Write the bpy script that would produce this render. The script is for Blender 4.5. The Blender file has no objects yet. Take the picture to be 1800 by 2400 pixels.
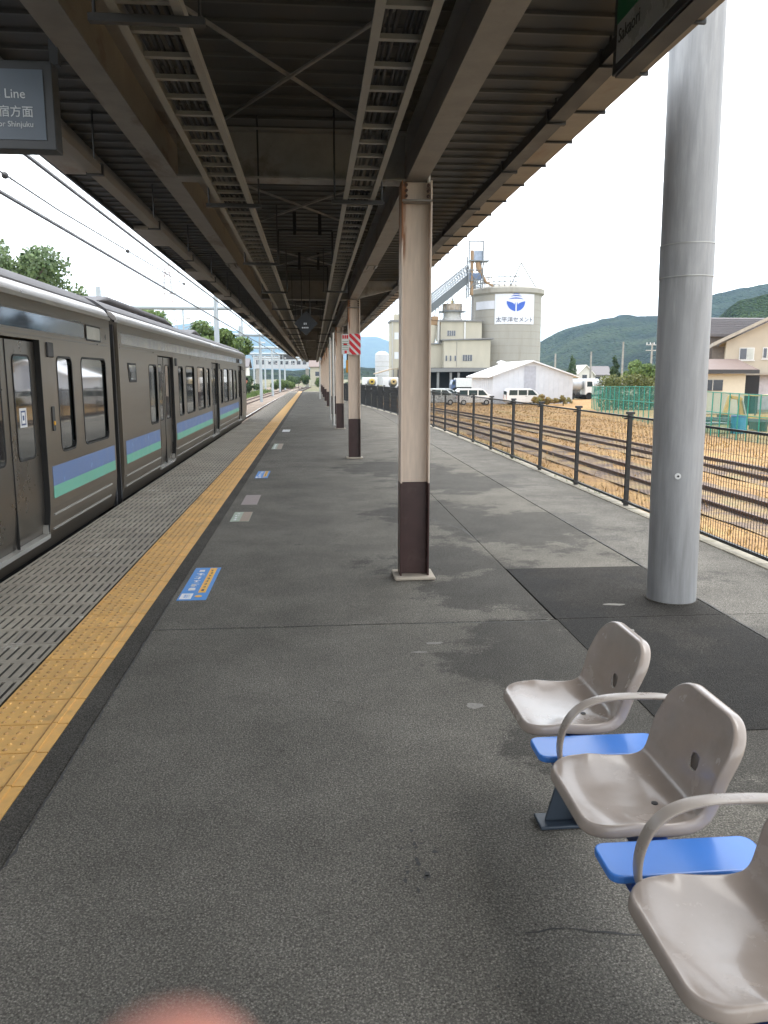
import bpy, bmesh, math, random
import numpy as np
from mathutils import Vector, Matrix
random.seed(7); np.random.seed(7)
R = math.radians
scene = bpy.context.scene
COL = scene.collection

# ------------------------------------------------------------------ camera
cam_d = bpy.data.cameras.new('camera')
cam = bpy.data.objects.new('camera', cam_d); COL.objects.link(cam)
cam_d.sensor_fit = 'VERTICAL'; cam_d.sensor_height = 36.0; cam_d.lens = 1855 / 2400 * 36.0
cam_d.clip_start = 0.01; cam_d.clip_end = 40000
def cam_axes(f, vx, vy):
    d = Vector((vx - 900, -(vy - 1200), -f)).normalized()
    u = Vector((0, d.z, -d.y)); u = (u * (1 if u.y > 0 else -1)).normalized()
    return d.cross(u), d, u
_x, _d, _u = cam_axes(1855, 735, 880)
M3 = Matrix((_x, _d, _u))
cam.matrix_world = Matrix.Translation((0, 0, 1.68)) @ M3.to_4x4()
cam_d.dof.use_dof = True; cam_d.dof.focus_distance = 7.0; cam_d.dof.aperture_fstop = 9.5
scene.camera = cam
cy = scene.cycles; cy.max_bounces = 6; cy.diffuse_bounces = 4; cy.glossy_bounces = 3; cy.transparent_max_bounces = 12; cy.transmission_bounces = 2; cy.volume_bounces = 0
cy.caustics_reflective = False; cy.caustics_refractive = False

# ------------------------------------------------------------------ sky and sun: bright overcast
SUN_EL, SUN_AZ = 74, 35
w = bpy.data.worlds.new('World'); scene.world = w; w.use_nodes = True
nt = w.node_tree; nt.nodes.clear()
wo = nt.nodes.new('ShaderNodeOutputWorld'); bg = nt.nodes.new('ShaderNodeBackground')
sky = nt.nodes.new('ShaderNodeTexSky'); sky.sky_type = 'NISHITA'; sky.sun_disc = False
sky.sun_elevation = R(SUN_EL); sky.sun_rotation = R(SUN_AZ); sky.dust_density = 1.0; sky.air_density = 1.0
hs = nt.nodes.new('ShaderNodeHueSaturation'); hs.inputs['Saturation'].default_value = 0.12
nt.links.new(sky.outputs[0], hs.inputs['Color']); nt.links.new(hs.outputs[0], bg.inputs[0])
bg.inputs[1].default_value = 0.15
nt.links.new(bg.outputs[0], wo.inputs[0])
sun_d = bpy.data.lights.new('sun', 'SUN'); sun_d.energy = 0.5; sun_d.angle = R(45); sun_d.color = (1.0, 0.96, 0.9)
sun = bpy.data.objects.new('sun', sun_d); COL.objects.link(sun)
# the sun stands to the right of and ahead of the camera
az = R(SUN_AZ); el = R(SUN_EL)
sd = Vector((math.sin(az) * math.cos(el), math.cos(az) * math.cos(el), math.sin(el)))
sun.rotation_euler = sd.to_track_quat('Z', 'Y').to_euler()
scene.view_settings.view_transform = 'Standard'; scene.view_settings.look = 'None'
scene.view_settings.exposure = 2.2; scene.view_settings.gamma = 1.0
scene.view_settings.use_curve_mapping = False

# ------------------------------------------------------------------ materials
MATS = {}
def lin(c):
    return tuple(((v / 255) / 12.92 if v / 255 <= 0.04045 else ((v / 255 + 0.055) / 1.055) ** 2.4) for v in c)
def N(nt, t, **k):
    n = nt.nodes.new(t)
    for a, b in k.items(): setattr(n, a, b)
    return n
def mat(name, col, rough=0.6, metal=0.0, var=0.15, scale=3.0, bump=0.0, bscale=60.0, rnd=0.0, col2=None, c2scale=2.0, c2lo=0.55, c2hi=0.7,
        stretch=(1, 1, 1), c2stretch=(1, 1, 1), coat=0.0, spec=0.5, rvar=0.1, emit=None):
    """Principled material: base colour varied by world-space noise, optional second colour in patches, per-object random tone."""
    if name in MATS: return MATS[name]
    m = bpy.data.materials.new(name); m.use_nodes = True; nt = m.node_tree
    b = nt.nodes['Principled BSDF']; L = nt.links.new
    geo = N(nt, 'ShaderNodeNewGeometry')
    mp = N(nt, 'ShaderNodeVectorMath', operation='MULTIPLY'); mp.inputs[1].default_value = stretch
    L(geo.outputs['Position'], mp.inputs[0])
    no = N(nt, 'ShaderNodeTexNoise'); no.inputs['Scale'].default_value = scale; no.inputs['Detail'].default_value = 6; no.inputs['Roughness'].default_value = 0.65
    L(mp.outputs[0], no.inputs['Vector'])
    mr = N(nt, 'ShaderNodeMapRange'); mr.inputs[1].default_value = 0.3; mr.inputs[2].default_value = 0.7
    mr.inputs[3].default_value = 1 - var; mr.inputs[4].default_value = 1 + var
    L(no.outputs['Fac'], mr.inputs[0])
    fac = mr.outputs[0]
    if rnd:
        oi = N(nt, 'ShaderNodeObjectInfo'); r2 = N(nt, 'ShaderNodeMapRange'); r2.inputs[3].default_value = 1 - rnd; r2.inputs[4].default_value = 1 + rnd
        L(oi.outputs['Random'], r2.inputs[0]); mu = N(nt, 'ShaderNodeMath', operation='MULTIPLY'); L(fac, mu.inputs[0]); L(r2.outputs[0], mu.inputs[1]); fac = mu.outputs[0]
    base = None
    if col2 is not None:
        mp2 = N(nt, 'ShaderNodeVectorMath', operation='MULTIPLY'); mp2.inputs[1].default_value = c2stretch
        L(geo.outputs['Position'], mp2.inputs[0])
        n2 = N(nt, 'ShaderNodeTexNoise'); n2.inputs['Scale'].default_value = c2scale; n2.inputs['Detail'].default_value = 8; n2.inputs['Roughness'].default_value = 0.6
        L(mp2.outputs[0], n2.inputs['Vector'])
        r3 = N(nt, 'ShaderNodeMapRange'); r3.inputs[1].default_value = c2lo; r3.inputs[2].default_value = c2hi; L(n2.outputs['Fac'], r3.inputs[0])
        mx = N(nt, 'ShaderNodeMix', data_type='RGBA'); mx.inputs[6].default_value = (*col, 1); mx.inputs[7].default_value = (*col2, 1)
        L(r3.outputs[0], mx.inputs[0]); base = mx.outputs[2]
    vm = N(nt, 'ShaderNodeVectorMath', operation='SCALE')
    if base is None: vm.inputs[0].default_value = col
    else: L(base, vm.inputs[0])
    L(fac, vm.inputs['Scale']); L(vm.outputs[0], b.inputs['Base Color'])
    b.inputs['Metallic'].default_value = metal; b.inputs['Specular IOR Level'].default_value = spec
    if rvar:
        rr = N(nt, 'ShaderNodeMapRange'); rr.inputs[1].default_value = 0.3; rr.inputs[2].default_value = 0.7
        rr.inputs[3].default_value = max(0.0, rough - rvar); rr.inputs[4].default_value = min(1, rough + rvar)
        L(no.outputs['Fac'], rr.inputs[0]); L(rr.outputs[0], b.inputs['Roughness'])
    else: b.inputs['Roughness'].default_value = rough
    if coat: b.inputs['Coat Weight'].default_value = coat; b.inputs['Coat Roughness'].default_value = 0.05
    if bump:
        nb = N(nt, 'ShaderNodeTexNoise'); nb.inputs['Scale'].default_value = bscale; nb.inputs['Detail'].default_value = 4
        L(geo.outputs['Position'], nb.inputs['Vector'])
        bp = N(nt, 'ShaderNodeBump'); bp.inputs['Strength'].default_value = bump; bp.inputs['Distance'].default_value = 0.01
        L(nb.outputs['Fac'], bp.inputs['Height']); L(bp.outputs[0], b.inputs['Normal'])
    MATS[name] = m
    return m

# ------------------------------------------------------------------ mesh helpers
WL = {}                                        # world location of a thing's origin, by object name
class MB:
    """collects faces; build() links them as one mesh object"""
    def __init__(s): s.v = []; s.f = []; s.m = []
    def add(s, vs, fs, mi=0):
        o = len(s.v); s.v += [tuple(p) for p in vs]; s.f += [tuple(i + o for i in f) for f in fs]; s.m += [mi] * len(fs); return s
    def box(s, x0, x1, y0, y1, z0, z1, mi=0):
        return s.add([(x0, y0, z0), (x1, y0, z0), (x1, y1, z0), (x0, y1, z0), (x0, y0, z1), (x1, y0, z1), (x1, y1, z1), (x0, y1, z1)],
                     [(0, 3, 2, 1), (4, 5, 6, 7), (0, 1, 5, 4), (1, 2, 6, 5), (2, 3, 7, 6), (3, 0, 4, 7)], mi)
    def bar(s, p0, p1, wd, h, up=(0, 0, 1), mi=0):
        p0, p1 = Vector(p0), Vector(p1); d = (p1 - p0).normalized(); up = Vector(up)
        if abs(d.dot(up)) > 0.98: up = Vector((1, 0, 0))
        a = d.cross(up).normalized() * wd / 2; b = a.cross(d).normalized() * h / 2
        vs = [p + sx * a + sy * b for p in (p0, p1) for sx, sy in ((-1, -1), (1, -1), (1, 1), (-1, 1))]
        return s.add(vs, [(0, 1, 2, 3), (7, 6, 5, 4), (0, 4, 5, 1), (1, 5, 6, 2), (2, 6, 7, 3), (3, 7, 4, 0)], mi)
    def cyl(s, p0, p1, r0, r1=None, n=10, cap=True, mi=0):
        r1 = r0 if r1 is None else r1; p0, p1 = Vector(p0), Vector(p1); d = (p1 - p0).normalized()
        a = d.orthogonal().normalized(); b = d.cross(a)
        vs = []
        for p, r in ((p0, r0), (p1, r1)):
            for i in range(n):
                t = 2 * math.pi * i / n; vs.append(p + a * math.cos(t) * r + b * math.sin(t) * r)
        fs = [(i, (i + 1) % n, n + (i + 1) % n, n + i) for i in range(n)]
        if cap: fs += [tuple(range(n - 1, -1, -1)), tuple(range(n, 2 * n))]
        return s.add(vs, fs, mi)
    def tube(s, pts, r, n=6, mi=0):
        for a, b in zip(pts[:-1], pts[1:]): s.cyl(a, b, r, r, n, True, mi)
        return s
    def prism(s, poly, axis, a, b, mi=0):
        """poly: 2-D outline in the two other axes (cyclic order xyz), extruded along axis from a to b"""
        def P(u, v, t): return {'x': (t, u, v), 'y': (u, t, v), 'z': (u, v, t)}[axis]
        n = len(poly); vs = [P(u, v, a) for u, v in poly] + [P(u, v, b) for u, v in poly]
        return s.add(vs, [tuple(range(n)), tuple(range(2 * n - 1, n - 1, -1))] + [(i, n + i, n + (i + 1) % n, (i + 1) % n) for i in range(n)], mi)
    def lathe(s, prof, c, n=24, mi=0):
        cx, cy, cz = c; vs = []
        for r, z in prof:
            for i in range(n):
                t = 2 * math.pi * i / n; vs.append((cx + r * math.cos(t), cy + r * math.sin(t), cz + z))
        fs = []
        for k in range(len(prof) - 1):
            for i in range(n):
                j = (i + 1) % n; fs.append((k * n + i, k * n + j, (k + 1) * n + j, (k + 1) * n + i))
        fs.append(tuple(range(n - 1, -1, -1))); fs.append(tuple(range((len(prof) - 1) * n, len(prof) * n)))
        return s.add(vs, fs, mi)
    def ball(s, c, rx, ry, rz, n=10, mi=0):
        prof = [(math.sin(math.pi * k / n), -math.cos(math.pi * k / n)) for k in range(n + 1)]
        vs = []; m = n * 2
        for r, z in prof:
            for i in range(m):
                t = 2 * math.pi * i / m; vs.append((c[0] + rx * r * math.cos(t), c[1] + ry * r * math.sin(t), c[2] + rz * z))
        fs = [(k * m + i, k * m + (i + 1) % m, (k + 1) * m + (i + 1) % m, (k + 1) * m + i) for k in range(n) for i in range(m)]
        return s.add(vs, fs, mi)
    def build(s, name, mats, parent=None, smooth=False, bevel=0.0, fix=True, origin=None):
        o3 = origin if origin is not None else (WL.get(parent.name, (0, 0, 0)) if parent else (0, 0, 0))
        me = bpy.data.meshes.new(name)
        me.from_pydata([(x - o3[0], y - o3[1], z - o3[2]) for x, y, z in s.v], [], s.f)
        if not isinstance(mats, (list, tuple)): mats = [mats]
        for m in mats: me.materials.append(m)
        if len(mats) > 1: me.polygons.foreach_set('material_index', s.m)
        if fix:
            bm = bmesh.new(); bm.from_mesh(me); bmesh.ops.recalc_face_normals(bm, faces=bm.faces); bm.to_mesh(me); bm.free()
        if smooth: me.shade_smooth() if hasattr(me, 'shade_smooth') else None
        o = bpy.data.objects.new(name, me); COL.objects.link(o)
        if parent:
            o.parent = parent; WL[o.name] = o3
        else:
            WL[o.name] = tuple(origin) if origin is not None else (0, 0, 0)
            if origin is not None: o.location = origin
        if smooth == 'auto':
            me.set_sharp_from_angle(angle=R(35))
        if bevel:
            bv = o.modifiers.new('bevel', 'BEVEL'); bv.width = bevel; bv.segments = 2; bv.limit_method = 'ANGLE'; bv.angle_limit = R(40)
        return o
def tag(o, label, cat=None, group=None, kind=None):
    o['label'] = label
    if cat: o['category'] = cat
    if group: o['group'] = group
    if kind: o['kind'] = kind
    return o
def thing(name, label, cat, loc=(0, 0, 0), group=None):
    o = bpy.data.objects.new(name, None); COL.objects.link(o); o.location = loc; o.empty_display_size = 0.2
    WL[o.name] = tuple(loc); return tag(o, label, cat, group)
def copy_obj(o, parent=None, loc=None, name=None):
    c = o.copy(); COL.objects.link(c)
    if parent: c.parent = parent; WL[c.name] = WL.get(parent.name, (0, 0, 0))
    if loc is not None: c.location = loc
    return c
def struct(o, kind='structure'): o['kind'] = kind; return o
def text_mb(body, size, frame, align='LEFT', extrude=0.0015, mb=None, mi=0, sx=1.0):
    """lettering as a mesh; frame = (origin, right, up) in world space"""
    cu = bpy.data.curves.new('t', 'FONT'); cu.body = body; cu.size = size; cu.align_x = align; cu.extrude = extrude; cu.resolution_u = 3
    o = bpy.data.objects.new('t', cu); COL.objects.link(o)
    dg = bpy.context.evaluated_depsgraph_get(); me = bpy.data.meshes.new_from_object(o.evaluated_get(dg))
    og, rt, up = Vector(frame[0]), Vector(frame[1]), Vector(frame[2]); nn = rt.cross(up)
    mb = mb or MB()
    mb.add([og + rt * v.co.x * sx + up * v.co.y + nn * v.co.z for v in me.vertices], [tuple(p.vertices) for p in me.polygons], mi)
    bpy.data.objects.remove(o); bpy.data.curves.remove(cu); bpy.data.meshes.remove(me)
    return mb
def rrect(a0, a1, b0, b1, r, n=4):
    pts = []
    for cx, cy, t0 in ((a1 - r, b0 + r, -90), (a1 - r, b1 - r, 0), (a0 + r, b1 - r, 90), (a0 + r, b0 + r, 180)):
        for k in range(n + 1):
            t = R(t0 + 90 * k / n); pts.append((cx + r * math.cos(t), cy + r * math.sin(t)))
    return pts
# ------------------------------------------------------------------ special materials
STAINS = [(1.15, 7.0, 1.0), (1.35, 6.0, .8), (1.5, 4.5, 1.1), (1.9, 3.6, 1.3), (1.2, 3.4, .6), (2.3, 8.6, 1.4), (1.4, 9.5, 1.2), (2.2, 12.5, 1.6), (1.3, 14.5, 1.5), (2.9, 4.4, .7)]
def asphalt(name, col, stain=0.5, grain=0.7):
    m = bpy.data.materials.new(name); m.use_nodes = True; nt = m.node_tree; b = nt.nodes['Principled BSDF']; L = nt.links.new
    g = N(nt, 'ShaderNodeNewGeometry'); P = g.outputs['Position']
    def noise(sc, det=5, rough=0.6, vec=P):
        n = N(nt, 'ShaderNodeTexNoise'); n.inputs['Scale'].default_value = sc; n.inputs['Detail'].default_value = det; n.inputs['Roughness'].default_value = rough; L(vec, n.inputs['Vector']); return n.outputs['Fac']
    def rng(x, a, c, lo, hi):
        r = N(nt, 'ShaderNodeMapRange'); r.inputs[1].default_value = a; r.inputs[2].default_value = c; r.inputs[3].default_value = lo; r.inputs[4].default_value = hi; L(x, r.inputs[0]); return r.outputs[0]
    def mul(a, c):
        q = N(nt, 'ShaderNodeMath', operation='MULTIPLY'); L(a, q.inputs[0]); L(c, q.inputs[1]); return q.outputs[0]
    fine = rng(noise(120, 5, 0.8), 0.34, 0.66, 1 - grain, 1 + grain)
    vor = N(nt, 'ShaderNodeTexVoronoi'); vor.inputs['Scale'].default_value = 140; L(P, vor.inputs['Vector'])
    chips = rng(vor.outputs['Distance'], 0.05, 0.55, 1.55, 0.7)
    mid = rng(noise(1.6, 8, 0.65), 0.3, 0.72, 0.78, 1.2)
    broad = rng(noise(0.45, 3, 0.5), 0.3, 0.7, 0.9, 1.1)
    # damp, dirty patches with edges of their own, mostly on the fence side of the platform
    sx = N(nt, 'ShaderNodeSeparateXYZ'); L(P, sx.inputs[0])
    side = rng(sx.outputs[0], 0.4, 1.3, 0.0, 1.0)
    bl = None
    for cx, cy_, rad in STAINS:
        vd = N(nt, 'ShaderNodeVectorMath', operation='DISTANCE'); L(P, vd.inputs[0]); vd.inputs[1].default_value = (cx, cy_, 0)
        q = rng(vd.outputs['Value'], rad * .25, rad, 0.30, 0.0)
        if bl is None: bl = q
        else:
            mxm = N(nt, 'ShaderNodeMath', operation='MAXIMUM'); L(bl, mxm.inputs[0]); L(q, mxm.inputs[1]); bl = mxm.outputs[0]
    sd_ = rng(sx.outputs[0], 0.3, 1.6, -0.05, 0.03)
    def add(a, c):
        q = N(nt, 'ShaderNodeMath', operation='ADD'); L(a, q.inputs[0]); L(c, q.inputs[1]); return q.outputs[0]
    raw = add(add(noise(2.0, 10, 0.68), bl), sd_)
    raw = add(raw, rng(noise(55, 3, .6), .3, .7, -.05, .05))
    st = rng(raw, 0.595, 0.665, 0.0, 1.0)
    dark = rng(st, 0, 1, 1.0, 1 - stain)
    f = mul(mul(fine, chips), mul(mul(mid, broad), dark))
    # sparse pale grit
    v2 = N(nt, 'ShaderNodeTexVoronoi'); v2.inputs['Scale'].default_value = 52; L(P, v2.inputs['Vector'])
    grit = rng(v2.outputs['Distance'], 0.03, 0.11, 1.0, 0.0)
    sel = N(nt, 'ShaderNodeSeparateColor'); L(v2.outputs['Color'], sel.inputs[0]); on = rng(sel.outputs[0], 0.84, 0.86, 0.0, 0.8); grit = mul(grit, on)
    sc = N(nt, 'ShaderNodeVectorMath', operation='SCALE'); sc.inputs[0].default_value = col; L(f, sc.inputs['Scale'])
    mx = N(nt, 'ShaderNodeMix', data_type='RGBA'); L(grit, mx.inputs[0]); L(sc.outputs[0], mx.inputs[6]); mx.inputs[7].default_value = (0.30, 0.285, 0.255, 1)
    L(mx.outputs[2], b.inputs['Base Color'])
    L(rng(st, 0, 1, 0.92, 0.75), b.inputs['Roughness']); b.inputs['Specular IOR Level'].default_value = 0.12
    bp = N(nt, 'ShaderNodeBump'); bp.inputs['Strength'].default_value = 0.55; bp.inputs['Distance'].default_value = 0.004
    L(mul(fine, chips), bp.inputs['Height']); L(bp.outputs[0], b.inputs['Normal'])
    return m
A_MAIN = asphalt('asphalt', (0.182, 0.171, 0.148))
A_SIDE = asphalt('asphalt_side', (0.185, 0.175, 0.155), 0.35)
A_PATCH = asphalt('asphalt_patch', (0.054, 0.051, 0.046), 0.4)
A_DARK = asphalt('asphalt_joint', (0.098, 0.092, 0.081), 0.35)
def column_mat():
    m = bpy.data.materials.new('beige_column_paint'); m.use_nodes = True; nt = m.node_tree; b = nt.nodes['Principled BSDF']; L = nt.links.new
    tc = N(nt, 'ShaderNodeTexCoord'); mp = N(nt, 'ShaderNodeVectorMath', operation='MULTIPLY'); mp.inputs[1].default_value = (14, 14, 1.6); L(tc.outputs['Object'], mp.inputs[0])
    n = N(nt, 'ShaderNodeTexNoise'); n.inputs['Scale'].default_value = 1.6; n.inputs['Detail'].default_value = 8; L(mp.outputs[0], n.inputs['Vector'])
    sp = N(nt, 'ShaderNodeSeparateXYZ'); L(tc.outputs['Object'], sp.inputs[0])
    def rng(x, a, c, lo, hi):
        r = N(nt, 'ShaderNodeMapRange'); r.inputs[1].default_value = a; r.inputs[2].default_value = c; r.inputs[3].default_value = lo; r.inputs[4].default_value = hi; L(x, r.inputs[0]); return r.outputs[0]
    def mul(a, c):
        q = N(nt, 'ShaderNodeMath', operation='MULTIPLY'); L(a, q.inputs[0]); L(c, q.inputs[1]); return q.outputs[0]
    hi = rng(sp.outputs[2], 2.05, 2.75, 0.0, 1.0); left = rng(sp.outputs[0], -0.085, -0.03, 1.0, 0.0)
    rust = rng(mul(mul(hi, left), n.outputs['Fac']), 0.36, 0.5, 0.0, 1.0)
    mx = N(nt, 'ShaderNodeMix', data_type='RGBA'); L(rust, mx.inputs[0]); mx.inputs[6].default_value = (0.64, 0.53, 0.435, 1); mx.inputs[7].default_value = (0.27, 0.115, 0.045, 1)
    n3 = N(nt, 'ShaderNodeTexNoise'); n3.inputs['Scale'].default_value = 3; n3.inputs['Detail'].default_value = 8; L(mp.outputs[0], n3.inputs['Vector'])
    sc = N(nt, 'ShaderNodeVectorMath', operation='SCALE'); L(mx.outputs[2], sc.inputs[0]); L(rng(n3.outputs['Fac'], 0.3, 0.7, 0.9, 1.08), sc.inputs['Scale'])
    L(sc.outputs[0], b.inputs['Base Color']); b.inputs['Roughness'].default_value = 0.5
    return m
BEIGE = column_mat()
BROWN = mat('dark_brown_paint', (0.048, 0.021, 0.019), 0.4, var=0.2, scale=8, col2=(0.07, 0.04, 0.034), c2scale=5)
BEAM = mat('beam_paint', (0.26, 0.245, 0.23), 0.6, var=0.2, scale=5, col2=(0.17, 0.14, 0.12), c2scale=3.2, c2lo=0.56, c2hi=0.66, c2stretch=(1, 0.4, 1))
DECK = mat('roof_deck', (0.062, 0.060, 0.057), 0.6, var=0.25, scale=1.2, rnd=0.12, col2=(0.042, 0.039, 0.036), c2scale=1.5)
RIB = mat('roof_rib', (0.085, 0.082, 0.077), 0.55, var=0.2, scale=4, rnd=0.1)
GALV = mat('galvanised', (0.42, 0.42, 0.40), 0.42, metal=0.55, var=0.15, scale=6)
GALV_POLE = mat('galvanised_pole', (0.30, 0.305, 0.31), 0.55, metal=0.15, var=0.22, scale=2.6, stretch=(6, 6, 0.6), col2=(0.39, 0.395, 0.40), c2scale=1.8, c2stretch=(4, 4, 0.5), bump=0.05)
BLACKM = mat('black_metal', (0.016, 0.016, 0.018), 0.45, var=0.2)
DKSTEEL = mat('dark_steel', (0.035, 0.035, 0.037), 0.5, var=0.2)
TILE_Y = mat('yellow_tile', (0.68, 0.39, 0.115), 0.6, var=0.14, scale=9, rnd=0.09, col2=(0.38, 0.24, 0.09), c2scale=4, c2lo=0.58, c2hi=0.75, bump=0.15, bscale=300)
TILE_YD = mat('yellow_tile_shaded_stud', (0.44, 0.25, 0.09), 0.7, var=0.3, scale=30, rnd=.15)  # darker stud colour stands in for the shading of the stud sides
TILE_W = mat('pale_tile', (0.325, 0.292, 0.238), 0.75, var=0.16, scale=14, rnd=0.13, col2=(0.46, 0.43, 0.38), c2scale=3.5, c2lo=0.62, c2hi=0.7, bump=0.2, bscale=260)
GROOVE = mat('groove_dirt', (0.032, 0.029, 0.025), 0.9, var=0.2)
CONC = mat('concrete', (0.30, 0.29, 0.26), 0.85, var=0.2, scale=3, bump=0.3, bscale=90, rnd=0.1)
CONC_OLD = mat('kerb_concrete', (0.30, 0.275, 0.22), 0.9, var=0.25, scale=7, bump=0.4, bscale=70, rnd=0.15, col2=(0.16, 0.15, 0.09), c2scale=6)
WHITE = mat('white_paint', (0.72, 0.72, 0.71), 0.5, var=0.08)
WHITE_MARK = mat('white_mark', (0.78, 0.79, 0.8), 0.5, var=0.05)

# ------------------------------------------------------------------ ground and tracks
def soil(name, cols, sc=0.5, z=0):
    m = bpy.data.materials.new(name); m.use_nodes = True; nt = m.node_tree; b = nt.nodes['Principled BSDF']; L = nt.links.new
    g = N(nt, 'ShaderNodeNewGeometry')
    n = N(nt, 'ShaderNodeTexNoise'); n.inputs['Scale'].default_value = sc; n.inputs['Detail'].default_value = 9; n.inputs['Roughness'].default_value = 0.68; L(g.outputs['Position'], n.inputs['Vector'])
    cr = N(nt, 'ShaderNodeValToRGB'); L(n.outputs['Fac'], cr.inputs[0]); e = cr.color_ramp.elements
    for i, (p, c) in enumerate(cols):
        q = e[i] if i < 2 else e.new(p)
        q.position = p; q.color = (*c, 1)
    n2 = N(nt, 'ShaderNodeTexNoise'); n2.inputs['Scale'].default_value = 24; n2.inputs['Detail'].default_value = 6; L(g.outputs['Position'], n2.inputs['Vector'])
    r = N(nt, 'ShaderNodeMapRange'); r.inputs[1].default_value = 0.3; r.inputs[2].default_value = 0.7; r.inputs[3].default_value = 0.6; r.inputs[4].default_value = 1.35; L(n2.outputs['Fac'], r.inputs[0])
    s = N(nt, 'ShaderNodeVectorMath', operation='SCALE'); L(cr.outputs[0], s.inputs[0]); L(r.outputs[0], s.inputs['Scale']); L(s.outputs[0], b.inputs['Base Color'])
    b.inputs['Roughness'].default_value = 0.95
    bp = N(nt, 'ShaderNodeBump'); bp.inputs['Strength'].default_value = 0.8; bp.inputs['Distance'].default_value = 0.05; L(n2.outputs['Fac'], bp.inputs['Height']); L(bp.outputs[0], b.inputs['Normal'])
    return m
DRY = soil('dry_grass_soil', [(0.32, (0.24, 0.14, 0.062)), (0.45, (0.34, 0.20, 0.08)), (0.55, (0.39, 0.24, 0.095)), (0.66, (0.28, 0.225, 0.085))], 0.45)
BALL = soil('old_ballast', [(0.36, (0.11, 0.082, 0.068)), (0.47, (0.18, 0.13, 0.10)), (0.56, (0.31, 0.215, 0.11)), (0.68, (0.23, 0.20, 0.10))], 1.1)
BALL2 = soil('track_ballast', [(0.35, (0.13, 0.10, 0.08)), (0.5, (0.22, 0.17, 0.13)), (0.62, (0.28, 0.23, 0.18)), (0.72, (0.2, 0.17, 0.13))], 1.3)
FIELD = soil('far_ground', [(0.3, (0.07, 0.085, 0.035)), (0.45, (0.12, 0.12, 0.06)), (0.58, (0.2, 0.17, 0.1)), (0.7, (0.09, 0.11, 0.045))], 0.05)
mb = MB(); mb.add([(-9000, -300, -1.32), (9000, -300, -1.32), (9000, 16000, -1.32), (-9000, 16000, -1.32)], [(0, 1, 2, 3)])
struct(mb.build('ground', FIELD, fix=False))
def bend(y): return -0.00125 * max(0, y - 18) ** 2 if y < 60 else -0.00125 * 42 ** 2 - 0.105 * (y - 60)
def sheet(name, xs, ys, z, m, amp=0.0):
    vs = []; nx, ny = len(xs), len(ys)
    for y in ys:
        for x in xs: vs.append((x + (bend(y) if name == 'yard_ballast' else 0), y, z + (random.uniform(-amp, amp) if amp else 0)))
    fs = [(j * nx + i, j * nx + i + 1, (j + 1) * nx + i + 1, (j + 1) * nx + i) for j in range(ny - 1) for i in range(nx - 1)]
    return struct(MB().add(vs, fs).build(name, m, fix=False))
sheet('yard_ground', [4.1 + i * 1.1 for i in range(60)], [-4 + j * 1.2 for j in range(85)], -1.18, DRY, 0.035)
for x0, x1 in ((8.0, 10.5), (11.6, 14.1)):
    sheet('yard_ballast', [x0 + (x1 - x0) * i / 8 for i in range(9)], [0 + j * 1.0 for j in range(75)], -1.15, BALL, 0.018)
sheet('track_bed', [-11.5 + i * 0.6 for i in range(15)], [-10 + j * 2 for j in range(120)], -1.24, BALL2, 0.02)
RUST = mat('rail_rust', (0.075, 0.042, 0.03), 0.75, var=0.3, scale=6)
RAILTOP = mat('rail_running_surface', (0.55, 0.53, 0.5), 0.25, metal=0.9, var=0.1)
RAILTOP_RUSTY = mat('rail_top_rusty', (0.11, 0.06, 0.045), 0.6, var=0.2)
SLEEPER = mat('sleeper', (0.10, 0.075, 0.058), 0.9, var=0.3, scale=5)
def track(name, label, xc, ztop, y0, y1, curve, top, gauge=1.067, step=3.0):
    t = bpy.data.objects.new(name, None); COL.objects.link(t); t.location = (xc, y0, ztop); WL[t.name] = (xc, y0, ztop); struct(t); t['label'] = label
    ys = [y0 + k * step for k in range(int((y1 - y0) / step) + 1)]
    for s in (-1, 1):
        m = MB()
        xo = xc + s * (gauge + 0.065) / 2
        prof = [(-0.0625, -0.153), (0.0625, -0.153), (0.0625, -0.14), (0.012, -0.12), (0.012, -0.045), (0.0325, -0.035), (0.0325, -0.003), (-0.0325, -0.003), (-0.0325, -0.035), (-0.012, -0.045), (-0.012, -0.12), (-0.0625, -0.14)]
        n = len(prof); vs = []
        for y in ys:
            for u, v in prof: vs.append((xo + curve(y) + u, y, ztop + v))
        fs = [(k * n + i, k * n + (i + 1) % n, (k + 1) * n + (i + 1) % n, (k + 1) * n + i) for k in range(len(ys) - 1) for i in range(n)]
        m.add(vs, fs, 0)
        for a, b in zip(ys[:-1], ys[1:]):
            xa, xb = xo + curve(a), xo + curve(b)
            m.add([(xa - .0325, a, ztop), (xa + .0325, a, ztop), (xb + .0325, b, ztop), (xb - .0325, b, ztop)], [(0, 1, 2, 3)], 1)
        m.build('rail', [RUST, top], t, fix=False)
    m = MB(); y = y0
    while y < y1:
        x = xc + curve(y); a = random.uniform(-.02, .02); m.box(x - 1.02, x + 1.02, y - .1 + a, y + .1 + a, ztop - .29, ztop - .155 + random.uniform(-.008, .004)); y += 0.62
    o = m.build('sleepers', SLEEPER, t, fix=False); o['kind'] = 'stuff'
    return t
flat = lambda y: 0.0
track('railway_track', 'rusty siding track nearest the platform fence', 9.23, -1.04, 0, 96, bend, RAILTOP_RUSTY)
track('railway_track', 'rusty siding track farther from the platform fence', 12.85, -1.04, 0, 96, bend, RAILTOP_RUSTY)
track('railway_track', 'platform track with bright rails under the train', -4.07, -1.1, -10, 210, lambda y: 0.0 if y < 60 else 0.00012 * (y - 60) ** 2, RAILTOP)
track('railway_track', 'second track beyond the train with brown rails', -7.6, -1.1, -10, 210, lambda y: 0.0 if y < 40 else 0.00013 * (y - 40) ** 2, RAILTOP_RUSTY)

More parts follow.
